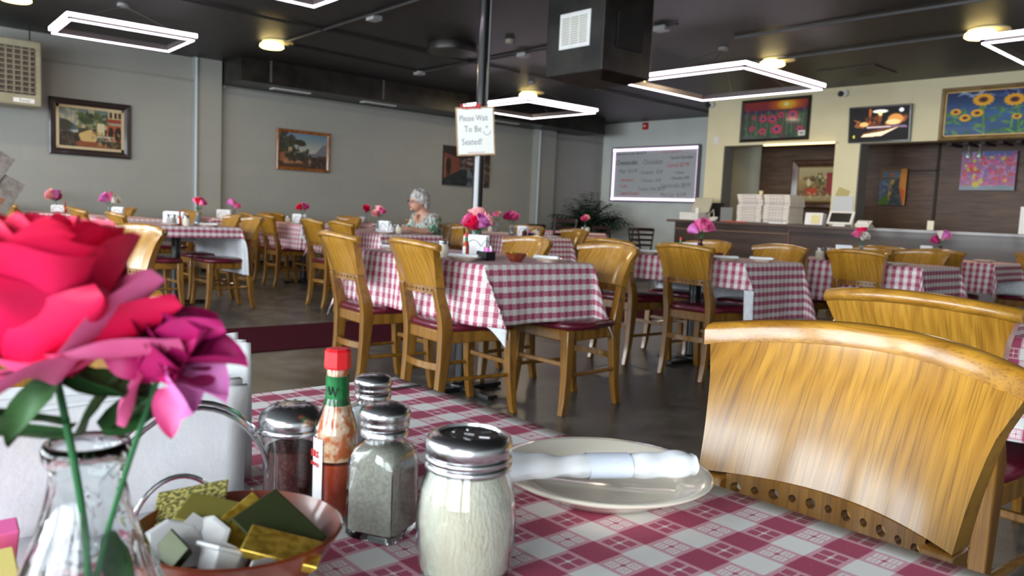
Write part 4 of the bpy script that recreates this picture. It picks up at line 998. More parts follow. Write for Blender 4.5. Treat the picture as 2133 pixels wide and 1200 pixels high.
# coastal pines
p = Paint(130, 96, (58, 46, 40), 2); p.vgrad(0, .62, (96, 132, 156), (204, 196, 172)); p.poly([(.55, .62), (.75, .55), (.92, .28), (1, .26), (1, .75), (.5, .75)], (116, 120, 128)); p.rect(0, .62, 1, 1, (78, 56, 44)); p.poly([(.4, .58), (.8, .55), (.8, .66), (.4, .68)], (112, 118, 134))
p.dabs(60, 0, .0, .3, .55, [(44, 52, 36), (60, 64, 40), (34, 40, 30)], .05, .07, .8); p.ell(.4, .26, .13, .08, (48, 54, 34)); p.ell(.46, .30, .09, .07, (44, 50, 34)); p.line(.42, .3, .33, .62, .012, (60, 46, 34)); p.rect(.18, .42, .26, .56, (176, 156, 116)); p.poly([(.0, .6), (.15, .55), (.2, .8), (0, .85)], (150, 94, 66))
p.poly([(.05, .78), (.45, .8), (.5, .86), (.1, .9)], (170, 120, 84)); p.dabs(40, .15, .5, .6, .8, [(44, 52, 40), (60, 60, 44), (38, 42, 36)], .04, .05, .8); p.ell(.64, .8, .03, .12, (176, 130, 104)); p.ell(.64, .65, .025, .06, (60, 40, 34)); p.dabs(30, .6, .7, 1, 1, [(52, 40, 38), (84, 70, 66), (40, 34, 34)], .04, .05, .7)
GILT = noisy('gilt_frame', (158, 100, 44), (104, 58, 26), 14, .3, coat=.6)
picture('small gilt framed landscape with pines and coast on the left wall', wallM('left', XL+.005, 5.9, 1.86), .92, .64, p, .05, .04, GILT, dark=.9)
# canal
p = Paint(110, 96, (70, 56, 56), 3); p.rect(0, 0, 1, .3, (54, 42, 44)); p.poly([(0, .18), (.32, .3), (.34, .6), (0, .84)], (134, 74, 60)); p.ell(.1, .5, .055, .2, (48, 34, 30), .1); p.line(.03, .3, .03, .8, .012, (160, 120, 100)); p.dabs(60, .34, .28, .9, .6, [(140, 124, 128), (96, 80, 84), (180, 160, 150), (66, 52, 52)], .03, .05, .7)
p.poly([(0, .86), (.36, .6), (.6, .56), (.72, .62), (.9, 1), (0, 1)], (38, 48, 54)); p.poly([(.5, .55), (.58, .6), (.72, 1), (.5, 1)], (112, 124, 134)); p.dabs(24, .1, .68, .9, 1, [(30, 38, 42), (50, 62, 68)], .06, .04, .6); p.dabs(30, .74, .4, 1, .9, [(110, 84, 74), (70, 56, 54), (150, 118, 96)], .03, .06, .7)
picture('frameless canal painting partly behind the sign pole', wallM('left', XL+.005, 9.22, 1.85), 1.1, .72, p, 0, .035, dark=.85)
# poppies
p = Paint(140, 84, (60, 80, 64), 4); p.vgrad(0, .3, (150, 40, 40), (120, 30, 50)); p.ell(.68, .1, .22, .2, (220, 120, 20), .9); p.ell(.68, .1, .12, .12, (240, 190, 40), .8); p.ell(.67, .1, .04, .05, (255, 240, 170), .6); p.rect(0, .24, 1, .34, (54, 40, 84), .8)
p.dabs(140, 0, .3, 1, 1, [(52, 92, 62), (80, 110, 80), (38, 70, 60), (90, 60, 70)], .03, .06, .7)
for k in range(12): x = .06+.08*k; p.line(x, .9, x+.03*math.sin(k*2), .2+.12*abs(math.sin(k*1.7)), .008, (104, 146, 116), .8)
for cx, cy, R in ((.32, .46, .11), (.47, .48, .12), (.6, .38, .09), (.78, .40, .14), (.55, .76, .14), (.32, .8, .10), (.17, .42, .055), (.15, .72, .08), (.9, .78, .09)):
    p.ell(cx, cy, R*.62, R, (176, 44, 66)); p.ell(cx, cy, R*.45, R*.7, (206, 84, 100), .5); p.ell(cx, cy, R*.24, R*.4, (70, 54, 130), .4)
p.rect(.88, .82, .98, .96, (236, 232, 228)); p.rect(.90, .87, .96, .91, (90, 90, 94))
picture('dark framed painting of red poppies under a yellow sun, above the pizza boxes', wallM('back', -6.70, YP-.005, 2.645), 1.18, .66, p, .045, .04, mat('black_brown_frame', (46, 38, 34), .4), dark=.95)
# sunflowers
p = Paint(190, 84, (44, 84, 130), 5); p.vgrad(0, .6, (18, 34, 84), (52, 100, 150)); p.dabs(30, .05, 0, .95, .12, [(120, 150, 190), (170, 190, 214), (60, 90, 150)], .05, .03, .7)
p.dabs(110, 0, .4, 1, 1, [(66, 120, 50), (96, 150, 60), (40, 90, 70), (50, 96, 150)], .035, .03, .7)
for x in (.22, .42, .62, .75, .9): p.line(x, .25, x+.02, 1, .014, (80, 130, 60))
for cx, cy, R in ((.22, .2, .15), (.40, .24, .145), (.60, .24, .14), (.06, .45, .08), (.12, .6, .09), (.19, .5, .09), (.42, .62, .07), (.76, .2, .14), (.88, .3, .13), (.70, .55, .09), (.96, .6, .08)):
    for k in range(14): a = k*PI/7; p.ell(cx+R*.62/p.asp*math.cos(a), cy+R*.62*math.sin(a), R*.36/p.asp, R*.2, (232, 168, 30), .3, a)
    p.ell(cx, cy, R*.42/p.asp, R*.42, (110, 50, 24), .3); p.ell(cx, cy, R*.24/p.asp, R*.24, (44, 24, 40), .3)
p.dabs(34, 0, .5, 1, 1, [(110, 170, 60), (80, 140, 50)], .04, .015, .8)
picture('large framed painting of sunflowers on blue, upper right', wallM('back', -3.22, YP-.005, 2.56), 2.1, .68, p, .055, .05, noisy('bronze_frame', (140, 116, 76), (116, 94, 58), 8, .4), mat('gold_liner', (216, 180, 110), .4), .012)
# generic swirl canvas with orange side
p = Paint(70, 96, (60, 74, 84), 6); p.rect(0, 0, 1, .28, (120, 90, 60)); p.rect(.1, .08, .8, .24, (96, 120, 130)); p.rect(.35, .12, .52, .2, (190, 100, 60)); p.poly([(0, .3), (.6, .28), (.3, .8), (0, .9)], (86, 106, 130)); p.dabs(50, 0, .3, .5, .8, [(110, 130, 160), (60, 84, 120), (140, 150, 150)], .05, .03, .6)
p.poly([(.42, .3), (.56, .3), (.4, .9), (.3, .9)], (196, 160, 70)); p.poly([(0, .85), (.35, .7), (.4, 1), (0, 1)], (84, 118, 44)); p.dabs(30, .45, .4, .8, 1, [(60, 60, 66), (84, 84, 90), (44, 60, 60)], .06, .06, .7); p.poly([(.78, 0), (1, 0), (1, 1), (.92, 1), (.74, .5)], (214, 140, 56)); p.poly([(.74, .5), (.96, .6), (.92, 1)], (216, 96, 36))
picture('small unframed blue and orange canvas on the dark planks', wallM('back', -5.31, 12.38, 1.68), .40, .55, p, 0, .035, dark=.95)
# bright city blocks canvas
p = Paint(130, 88, (170, 120, 160), 7); p.rect(0, 0, 1, .12, (96, 110, 170)); p.dabs(200, 0, .05, 1, .9, [(214, 80, 120), (226, 120, 160), (190, 140, 190), (220, 90, 80), (200, 170, 200), (150, 110, 170)], .025, .06, .8)
p.dabs(26, .02, .1, .9, .85, [(222, 206, 70), (230, 70, 60), (240, 100, 150)], .025, .06, .9); p.rect(0, .88, 1, 1, (130, 158, 166), .8); p.ell(.3, .85, .07, .08, (210, 196, 70), .4)
picture('unframed pink and purple canvas of abstract city blocks, right', wallM('back', -4.02, 12.38, 1.91), .70, .54, p, 0, .035)
# still life
p = Paint(90, 84, (120, 96, 60), 8); p.vgrad(0, .7, (206, 190, 140), (150, 120, 70)); p.dabs(50, .2, .2, .8, .7, [(70, 96, 50), (150, 110, 60), (220, 200, 150), (90, 60, 40)], .05, .06, .8); p.ell(.4, .72, .18, .12, (196, 70, 40)); p.ell(.3, .45, .05, .12, (226, 206, 160)); p.rect(.82, .15, .98, .8, (160, 50, 50)); p.rect(0, .85, 1, 1, (176, 160, 110)); p.dabs(20, .1, .75, .9, .95, [(210, 190, 140), (170, 110, 60)], .05, .03, .7)
picture('wide framed still life seen in the left serving opening', wallM('back', -6.58, 12.39, 1.72), .86, .80, p, .11, .04, noisy('walnut_frame', (96, 60, 40), (74, 44, 28), 10, .35, coat=.5), mat('tan_liner', (150, 120, 70), .5), .02)
# television
t = thing('wall_television', 'black television showing a table lamp and bread scene', 'television', mw=wallM('back', -5.06, YP-.012, 2.49) @ RX(math.radians(5)))
MB().box(-.43, .43, -.25, .25, 0, .045).obj('housing', BLACK, t, False, .005)
p = Paint(130, 76, (10, 8, 10), 9); p.rect(.33, .05, .37, .5, (170, 84, 30)); p.ell(.52, .13, .13, .05, (250, 250, 240), .3); p.ell(.52, .3, .03, .16, (120, 60, 30)); p.ell(.52, .2, .035, .08, (240, 220, 150)); p.dabs(26, .12, .3, .95, .6, [(120, 60, 24), (60, 30, 16), (170, 100, 50)], .06, .05, .7)
p.ell(.78, .38, .13, .16, (206, 140, 70)); p.ell(.74, .46, .12, .08, (236, 200, 140)); p.ell(.25, .5, .08, .07, (226, 180, 110)); p.poly([(.3, .57), (.95, .57), (.98, .63), (.3, .63)], (120, 100, 130)); p.poly([(.18, .78), (.5, .8), (.9, .6), (.6, .62)], (90, 50, 24)); p.poly([(.2, .88), (.55, .86), (.85, .6), (.6, .72), (.25, .80)], (244, 224, 190)); p.rect(.3, .58, .7, .6, (220, 200, 190)); p.ell(.08, .86, .02, .05, (190, 190, 60)); p.ell(.87, .12, .04, .06, (220, 226, 230))
o = p.obj('screen', t, .82, .46, .0465, .6, emit=.9); o.data.materials[0].node_tree.nodes['Principled BSDF'].inputs['Coat Weight'].default_value = 0

# ------------------------------------------------------------------ menu whiteboard with lit edge, back wall
t = thing('menu_whiteboard', 'wall whiteboard of desserts and prices with a glowing pink-white edge', 'whiteboard', mw=wallM('back', -10.46, YB-.005, 1.955))
W_, H_ = 2.2, 1.09
MB().box(-W_/2, W_/2, -H_/2, H_/2, 0, .02).obj('board', mat('board_white', (196, 200, 204), .25, coat=.4), t, False)
fm = MB(); fm.box(-W_/2-.02, W_/2+.05, H_/2, H_/2+.03, 0, .05); fm.box(-W_/2-.02, W_/2+.05, -H_/2-.03, -H_/2, 0, .05); fm.box(-W_/2-.03, -W_/2, -H_/2, H_/2, 0, .05); fm.box(W_/2, W_/2+.06, -H_/2, H_/2, 0, .05)
fm.obj('frame', mat('board_frame', (110, 108, 112), .4), t, False)
led = MB(); led.box(-W_/2, W_/2, H_/2-.05, H_/2-.005, .02, .035); led.box(-W_/2, W_/2, -H_/2+.005, -H_/2+.05, .02, .035); led.box(-W_/2+.005, -W_/2+.045, -H_/2, H_/2, .02, .035); led.box(W_/2-.02, W_/2-.008, -H_/2, H_/2, .02, .03)
led.obj('led_strip', mat('pink_led', (240, 220, 246), .5, emit=(244, 214, 250), es=2.6), t, False)
rows = [(-.62, .44, 'Italian Lemon Cream Cake $7.99', .075, INKBLK), (.45, .45, 'Carrot Cake $7.99', .075, INKPINK), (-.72, .25, 'Cheesecake', .15, INKBLK), (-.68, .07, '-Plain  $ 6.99', .12, INKGREY), (-.68, -.12, '-Strawberry', .10, INKPINK), (-.78, -.25, '-Turtle', .10, INKPINK), (-.6, -.40, '-Salted Caramel', .10, INKPINK),
        (-.02, .25, 'Chocolate', .15, INKGREY), (-.05, .04, '\u2022 Eruption   8.99', .11, INKGREY), (-.05, -.13, '\u2022 Tiramisu   8.99', .10, INKGREY), (-.02, -.30, 'Tuxedo Cake $8.99', .11, INKGREY), (.7, .33, 'Cannoli Chocolate', .09, INKBLK), (.62, .18, 'Cannoli $7.99', .12, INKPINK), (.66, .03, '\u2022 Classic', .09, INKTEAL), (.68, -.08, '\u2022 Chocolate  8.99', .08, INKBLK), (.6, -.23, 'Limoncello $8.99', .13, INKGREY), (.55, -.42, 'Mini Cup   $ 3.99', .11, INKGREY)]
for i, (x, y, s_, sz, mt) in enumerate(rows): text('handwriting', s_, sz, mt, t, T((x, y, .021)) @ RZ(.015), .0005, .82)

# ------------------------------------------------------------------ steel pole with the seating sign
o = MB().lathe([(.075, 0), (.075, .012), (.042, .016), (.042, HC)], 28).obj('support_pole', mat('black_pole', (16, 16, 18), .22, coat=1, coatr=.12), None); o.location = (-4.87, 3.90, 0); tag(o, 'shiny black steel pole from floor to ceiling carrying the seating sign', 'pole')
o = MB().tube([(0, 0, 0), (0, 0, 1.25)], .006, 8).obj('cable_conduit', mat('grey_conduit', (96, 96, 96), .4), None); o.location = (-4.80, 3.90, 1.80); tag(o, 'thin grey conduit running up beside the black pole', 'conduit')
nv = Vector((.75, -.661, 0)); mw = Matrix((Vector((.661, .75, 0)), Vector((0, 0, 1)), nv)).transposed().to_4x4(); mw.translation = Vector((-4.893, 3.875, 1.626))+nv*.048
t = thing('seating_sign', 'whiteboard sign on the pole asking guests to wait to be seated', 'sign', mw=mw @ RZ(math.radians(4.5)))
MB().box(-.150, .150, -.187, .187, 0, .012).obj('frame', noisy('oak_sign_frame', (176, 146, 106), (150, 120, 84), 12, .5), t, False, .004)
MB().box(-.138, .138, -.174, .174, .012, .0135).obj('board', mat('sign_white', (236, 236, 228), .5), t, False)
for s_, x, y, sz, sx in (('Please Wait', -.012, .098, .064, .72), ('To Be', -.02, .015, .068, .8), ('Seated!', -.03, -.082, .068, .8)): text('handwriting', s_, sz, INKGREY, t, T((x, y, .014)), .0005, sx)
text('smiling_face', '"', .06, INKBLUE, t, T((.088, .012, .014)), .0005, .9)
MB().tube([(.088+.026*math.cos(a), -.002+.03*math.sin(a), .0145) for a in [PI+PI*k/10 for k in range(11)]], .0018, 6).obj('smiling_face', INKGREY, t)
text('small_print', 'THE DRY ERASE BOARD', .014, INKRED, t, T((0, -.164, .014)), .0004, .9)
text('welcome_letters', 'WELCOME', .052, REDCAP, t, T((-.03, .186, .016)), .006, .62, .002)

# ------------------------------------------------------------------ black air box with grilles
t = thing('air_plenum', 'big black metal air box hanging from the ceiling beside the pole', 'air duct', (-4.88, 5.2, 0))
b = MB(); b.box(-.34, .34, -.31, .31, 2.22, HC); b.obj('sheet_metal_box', DUCTM, t, False, .01)
b = MB(); b.loft([[(-.33, -.30, 2.222), (.33, -.30, 2.222), (.33, .30, 2.222), (-.33, .30, 2.222)], [(-.2, -.16, 2.17), (.2, -.16, 2.17), (.2, .16, 2.17), (-.2, .16, 2.17)]]); b.obj('tapered_bottom', DUCTM, t, False)
g = MB(); gx, gz, gw_, gh = .01, 2.585, .36, .30
g.box(gx-gw_/2, gx+gw_/2, -.322, -.31, gz-gh/2, gz+gh/2); g.obj('white_grille', WHITEP, t, False, .003)
g = MB()
for k in range(3):
    x0 = gx-.15+.103*k
    for j in range(12): g.box(x0, x0+.09, -.3245, -.321, gz-.115+.0195*j, gz-.104+.0195*j)
g.obj('grille_louvres', mat('louvre_grey', (168, 166, 150), .5), t, False)
g = MB(); g.box(.34, .352, -.15, .17, 2.43, 2.73); g.obj('black_grille', BLACKM, t, False, .003)

# ------------------------------------------------------------------ ceiling things
LED = mat('tube_led', (255, 250, 255), .5, emit=(255, 236, 252), es=8); ALU = mat('lamp_alloy', (120, 112, 112), .35, metal=.6)
def led_square(x0, x1, y0, y1, z, label, ang=0):
    cx, cy = (x0+x1)/2, (y0+y1)/2; L, W = (x1-x0)/2, (y1-y0)/2
    t = thing('square_led_pendant', label, 'pendant light', (cx, cy, z), ang, 'square LED pendants')
    fr_ = MB(); d = .035
    for a, b_, c_, d_ in ((-L, L, -W, -W+d), (-L, L, W-d, W), (-L, -L+d, -W, W), (L-d, L, -W, W)): fr_.box(a, b_, c_, d_, .012, .075)
    fr_.obj('frame', ALU, t, False)
    up_ = MB(); q = .012
    for a, b_, c_, d_ in ((-L-q, L+q, -W-q, -W), (-L-q, L+q, W, W+q), (-L-q, -L, -W, W), (L, L+q, -W, W)): up_.box(a, b_, c_, d_, .036, .074)
    up_.obj('side_light_strip', LED, t, False)
    lo = MB(); i_ = .012; d = .034
    for a, b_, c_, d_ in ((-L+i_, L-i_, -W+i_, -W+d), (-L+i_, L-i_, W-d, W-i_), (-L+i_, -L+d, -W+d, W-d), (L-d, L-i_, -W+d, W-d)): lo.box(a, b_, c_, d_, 0, .012)
    lo.obj('lower_light_strip', LED, t, False)
    H = HC-z
    for sx, sy in ((-1, -1), (1, -1), (1, 1), (-1, 1)): MB().tube([(sx*L*.45, sy*W*.96, .07), (0, 0, H-.02)], .0025, 5).obj('suspension_wire', mat('wire_grey', (110, 110, 112), .4, metal=.6) if 'wire_grey' not in MATS else MATS['wire_grey'], t)
    MB().lathe([(.06, H-.03), (.06, H)], 16).obj('canopy', mat('canopy_grey', (130, 130, 130), .4) if 'canopy_grey' not in MATS else MATS['canopy_grey'], t)
    return t
led_square(-9.82, -8.86, 1.91, 3.13, 2.70, 'square LED pendant at top left above the villa painting', math.radians(-2))
led_square(-6.37, -4.68, 7.18, 8.83, 2.60, 'square LED pendant above the whiteboard and poppies')
led_square(-9.93, -8.46, 7.62, 9.05, 2.60, 'square LED pendant just right of the seating sign')
led_square(-6.1, -4.5, 1.5, 3.1, 2.60, 'square LED pendant cut by the top edge, only its lowest corner in view')
led_square(-2.56, -.95, 7.37, 9.0, 2.60, 'square LED pendant cut by the right edge, top right corner')
WARM = mat('warm_diffuser', (255, 244, 200), .5, emit=(255, 228, 150), es=6); DISCW = mat('disc_trim', (196, 186, 150), .5)
for x, y, lb, pw in ((-9.75, 4.46, 'round ceiling light between the first pendant and the pole', 24), (-9.93, 9.04, 'round ceiling light above the pendant right of the sign', 20), (-5.36, 8.95, 'round ceiling light above the poppies painting pendant', 30), (-2.99, 8.83, 'round ceiling light at top right beside the cut pendant', 30), (-9.73, 1.66, 'round ceiling light cut by the top left corner', 24), (-7.6, 9.02, 'round ceiling light at the left corner of the large pendant', 20)):
    t = thing('round_ceiling_light', lb, 'ceiling light', (x, y, HC), 0, 'round warm ceiling lights')
    MB().lathe([(.19, -.012), (.19, 0)], 32).obj('ceiling_plate', DISCW, t)
    MB().lathe([(.11, -.02), (.145, -.045), (.15, -.075), (.13, -.088), (0, -.09)], 32, -.05, -.06, closed=False).obj('diffuser', WARM, t)
    l = bpy.data.lights.new('disc_light', 'AREA'); l.shape = 'DISK'; l.size = .26; l.energy = pw; l.color = (1, .82, .55)
    lo = bpy.data.objects.new('disc_light', l); C.objects.link(lo); lo.location = (x-.05, y-.06, HC-.10)
# conduits, boxes
PIPE = mat('painted_conduit', (52, 51, 50), .4)
for i, (a, b, lb) in enumerate((((-6.0, 4.42), (-9.6, 4.48), 'black conduit crossing the ceiling to the first round light'), ((-8.5, 2.6), (-8.65, 7.6), 'black conduit running along the ceiling above the left tables'), ((-9.75, 4.6), (-9.9, 6.75), 'black conduit from the first round light towards the pole'),
      ((-9.9, 6.75), (-5.2, 6.70), 'black conduit across the ceiling behind the pole'), ((-8.7, 7.8), (-8.76, 12.9), 'long grey conduit above the sign pendant to the back wall'), ((-5.1, 7.58), (-.6, 7.62), 'grey conduit at the upper right of the ceiling'), ((-6.5, 8.84), (-3.1, 8.82), 'grey conduit leading to the top right round light'))):
    tag(MB().tube([(a[0], a[1], HC-.022), (b[0], b[1], HC-.022)], .016, 8).obj('ceiling_conduit', PIPE if i < 4 else MATS['grey_conduit'] if False else mat('ceiling_pipe_grey', (84, 84, 84), .4) if 'ceiling_pipe_grey' not in MATS else MATS['ceiling_pipe_grey'], None), lb, 'conduit', 'ceiling conduits')
for x, y, lb in ((-7.50, 4.50, 'small grey ceiling box on the conduit right of the first round light'), (-9.88, 6.72, 'small white ceiling box left of the pole'), (-7.62, 6.75, 'small grey ceiling box between pole and air box'), (-5.4, 6.70, 'small white ceiling box right of the black air box')):
    tag(MB().box(-.075, .075, -.055, .055, -.05, 0).obj('ceiling_box', mat('box_grey', (150, 150, 150), .5) if 'box_grey' not in MATS else MATS['box_grey'], None, False, .004), lb, 'junction box', 'small boxes on the ceiling').location = (x, y, HC-.02)
o = MB().lathe([(.30, -.10), (.31, -.08), (.30, 0)], 32).obj('roof_vent', DUCTM, None); o.location = (-8.05, 5.95, HC); tag(o, 'round black vent drum on the ceiling left of the pole', 'vent')
o = MB().lathe([(.05, -.05), (.06, -.03), (.06, 0)], 20).obj('smoke_detector', mat('detector_grey', (120, 116, 104), .5), None); o.location = (-7.25, 6.2, HC); tag(o, 'small round smoke detector on the ceiling right of the pole', 'smoke detector')
o = MB().box(-.38, .38, -.32, .32, -.012, 0).obj('return_air_panel', noisy('panel_brown', (62, 58, 52), (50, 48, 44), 6, .5), None, False); o.location = (-4.98, 10.2, HC); tag(o, 'flat brownish panel in the black ceiling above the television', 'ceiling panel')

# ------------------------------------------------------------------ heater at top left
t = thing('unit_heater', 'beige hanging unit heater with grid louvres at the top left edge', 'heater', (-11.2, 1.72, 0))
HB = noisy('heater_beige', (150, 146, 124), (136, 132, 112), 4, .45)
b = MB(); b.box(-.5, 0, -.38, .38, 2.04, 2.82); b.obj('housing', HB, t, False, .02)
b = MB()
for k in range(8): b.box(0, .02, -.33+.082*k-.004, -.33+.082*k+.016, 2.18, 2.72)
for k in range(9): b.box(.004, .028, -.34, .30, 2.19+.062*k, 2.205+.062*k)
b.obj('louvre_grid', mat('grid_beige', (120, 112, 96), .45), t, False)
MB().box(-.002, .003, -.345, .31, 2.17, 2.73).obj('louvre_opening', mat('opening_mix', (60, 56, 50), .5), t, False)
MB().box(0, .004, .08, .30, 2.075, 2.125).obj('name_plate', WHITEP, t, False)
text('plate_lettering', 'Reznor', .045, INKBLK, t, T((.0045, .20, 2.10)) @ Matrix(((0, 0, 1, 0), (1, 0, 0, 0), (0, 1, 0, 0), (0, 0, 0, 1))), .0005, .9)
for y in (-.3, .3): MB().tube([(-.25, y, 2.82), (-.25, y, HC)], .008, 6).obj('hanger_rod', BLACK, t)
tag(MB().tube([(XL+.03, 2.2, 2.72), (XL+.03, 4.12, 2.715)], .012, 6).obj('wall_conduit', gw, None), 'grey conduit along the left wall above the villa painting', 'conduit')
tag(MB().tube([(XL+.14, 4.56, 2.68), (XL+.03, 4.75, 2.70), (XL+.03, 10.85, 2.66), (XL+.2, 11.1, 2.6), (XL+.18, 11.42, 2.62), (XL+.03, 12.9, 2.62)], .010, 6).obj('wall_conduit', gw, None), 'thin grey cable along the left wall just under the black duct', 'cable')

# ------------------------------------------------------------------ serving counter
CW = noisy('counter_planks', (78, 62, 54), (52, 40, 34), 5, .4, stretch=(.3, 1, 2.4), lo=.3, hi=.7, coat=.2)
t = thing('serving_counter', 'long dark wood counter with trim strips in front of the cream wall', 'counter', (-3.0, 10.75, 0))
MB().box(-4.86, 6.0, -.36, .30, 0, 1.0).obj('counter_body', CW, t, False)
MB().box(-4.99, 6.2, -.42, .40, 1.0, 1.04).obj('counter_top', noisy('counter_top_wood', (96, 76, 66), (70, 54, 48), 6, .3, stretch=(.3, 1, 1), coat=.5), t, False, .004)
MB().box(-4.86, -2.86, -.372, -.36, .89, .905).obj('trim_strip', mat('strip_brown', (120, 96, 80), .4), t, False)
MB().box(-2.87, -2.84, -.375, -.36, .05, 1.0).obj('trim_strip', mat('strip_red', (104, 70, 62), .4), t, False)
MB().box(-2.84, 6.0, -.40, -.36, .93, 1.0).obj('ledge_rail', CW, t, False)
CT = 1.0405
def on(o, x, y, z=CT, rz=0): o.location = (x, y, z); o.rotation_euler = (0, 0, rz); return o
# register at the left end
t = thing('cash_register', 'white cash register with tilted screen at the left end of the counter', 'cash register', (-7.62, 10.65, CT))
MB().box(-.24, .12, -.16, .16, 0, .12).obj('cash_drawer', WHITEP, t, False, .006)
MB().box(-.17, .17, -.01, .012, 0, .26, T((.02, .02, .13)) @ RX(-.45)).obj('screen', mat('screen_beige', (180, 176, 158), .4), t, False, .006)
MB().box(-.03, .03, -.03, .03, .1, .2).obj('stand', WHITEP, t, False)
t = thing('card_terminal', 'pale card terminal and cords right of the cash register', 'card terminal', (-7.32, 10.62, CT))
MB().box(-.06, .06, -.09, .09, 0, .03, RX(.5)).obj('body', WHITEP, t, False, .006)
MB().tube([(0, .05, .05), (-.06, .1, .18), (-.12, .08, .10), (-.05, .02, .02)], .008, 6).obj('cord', mat('cord_white', (214, 208, 190), .5), t)
on(tag(MB().box(-.19, .12, -.02, .02, 0, .30).obj('monitor_back', BLACKM, None, False, .01), 'black monitor back below the cream wall, behind the register', 'monitor'), -7.55, 11.05)
on(tag(MB().box(-.11, .11, -.005, .005, 0, .22).obj('clear_panel', mat('grey_acrylic', (130, 132, 132), .2), None, False), 'grey translucent panel left of the dark bottles', 'panel'), -7.13, 10.72)
# bottles beyond
DKB = mat('dark_bottle', (26, 24, 18), .15, coat=.8); YLB = mat('bottle_label', (226, 214, 160), .5)
for x, y, lb in ((-6.95, 10.98, 'dark bottle with two pale labels left of the pizza boxes'), (-6.84, 10.96, 'second dark bottle tight against the pizza boxes')):
    t = thing('dark_bottle', lb, 'bottle', (x, y, CT), 0, 'dark bottles beside the pizza boxes')
    MB().lathe([(.045, 0), (.045, .24), (.02, .32), (.018, .38), (.02, .385)], 16).obj('bottle', DKB, t)
    MB().lathe([(.0458, .12), (.0458, .20)], 16, closed=False).obj('label', YLB, t); MB().lathe([(.024, .335), (.024, .385)], 12).obj('pale_cap', YLB, t)
# pizza boxes, each one
PB = noisy('pizza_box_card', (226, 222, 214), (204, 198, 192), 30, .7); PBS = noisy('pizza_box_side', (176, 168, 160), (160, 152, 146), 20, .8)
def pbox(name='pizza_box'):
    t = thing(name, 'x', 'pizza box'); MB().box(-.205, .205, -.205, .205, 0, .0405).obj('carton', PB, t, False)
    m_ = MB()
    for k in range(5): m_.box(-.12+.05*k, -.09+.05*k, -.2056, -.205, .014, .026)
    m_.obj('front_print', mat('box_print', (150, 140, 140), .7), t, False); MB().box(-.2, .2, -.2065, -.205, .0, .003).obj('lid_edge', PBS, t, False); return t
pb0 = None; ORD = ['bottom', 'second', 'third', 'fourth', 'fifth', 'sixth', 'seventh', 'eighth', 'ninth', 'topmost']
for sx, lab, cx in ((0, 'left', -6.60), (1, 'right', -6.16)):
    for k in range(10):
        lb = '%s pizza box %s of the %s stack on the counter' % ('white', (ORD[k] if k in (0, 9) else ORD[k]+' from the bottom'), lab)
        x = cx+rnd.uniform(-.012, .012)+(-.02 if k == 9 and sx == 0 else 0); y = 10.72+rnd.uniform(-.01, .01)
        if pb0 is None: pb0 = pbox(); pb0.location = (x, y, CT+.012); pb0['label'] = lb; pb0['group'] = 'stacked pizza boxes'
        else: dup(pb0, (x, y, CT+.012+.041*k), rnd.uniform(-.015, .015), lb, 'stacked pizza boxes')
on(tag(MB().box(-.5, .5, -.23, .23, 0, .011).obj('tray', mat('grey_tray', (110, 120, 118), .5), None, False), 'thin grey tray under the two stacks of pizza boxes', 'tray'), -6.37, 10.72)
on(tag(MB().lathe([(.025, 0), (.034, .06)], 16).obj('paper_cup', YLB, None), 'small pale cup on top of the left pizza box stack', 'cup'), -6.55, 10.72, CT+.0125+.41)
on(tag(MB().box(-.2, .2, -.012, .012, 0, .012).obj('red_menu', REDCAP, None, False), 'flat red menu lying on the counter before the left box stack', 'menu'), -6.78, 10.42, CT, .1)
on(tag(MB().box(-.14, .14, -.03, .03, 0, .02).obj('folded_paper', PAPER, None, False), 'flat white papers before the right pizza box stack', 'paper'), -6.05, 10.42)
t = thing('document_holder', 'white leaflet holder between pizza boxes and the tablet', 'leaflet holder', (-5.58, 10.58, CT))
MB().box(-.13, .13, -.06, .06, 0, .17, RX(-.1)).obj('leaflets', PAPER, t, False, .003); MB().box(-.03, .10, -.067, -.06, .02, .14, RX(-.1)).obj('yellow_note', YLB, t, False)
def tablet(x, y, w_, h_, tilt, z0, lb, rz=0):
    t = thing('point_of_sale_tablet', lb, 'tablet', (x, y, CT), rz)
    m4 = T((0, 0, z0)) @ RX(-tilt)
    MB().box(-w_/2, w_/2, 0, .02, 0, h_, m4).obj('white_case', WHITEP, t, False, .006); MB().box(-w_/2+.035, w_/2-.035, -.002, 0, .03, h_-.03, m4).obj('dark_screen', BLACK, t, False)
    MB().loft([[(-.09, .0, 0), (.09, .0, 0), (.09, .2, 0), (-.09, .2, 0)], [(-.06, .04, z0+h_*.4), (.06, .04, z0+h_*.4), (.06, .12, z0+h_*.4), (-.06, .12, z0+h_*.4)]]).obj('stand', WHITEP, t, False)
tablet(-5.20, 10.5, .36, .20, .45, .03, 'white tablet register with black screen on the counter, under the certificate')
tablet(-4.88, 10.5, .20, .12, 1.0, .03, 'smaller low white tablet at the right of the tablet register')
on(tag(MB().box(-.04, .04, -.012, .012, 0, .12).obj('white_dispenser', mat('dispenser_cream', (226, 220, 196), .4), None, False, .004), 'small cream box standing on the counter below the pink canvas', 'box'), -4.05, 10.62)
on(tag(MB().box(-.06, .10, -.004, .004, 0, .32).obj('standing_sheet', PAPER, None, False), 'white sheet standing on the counter at the right edge', 'paper'), -3.0, 10.6, CT, .1)
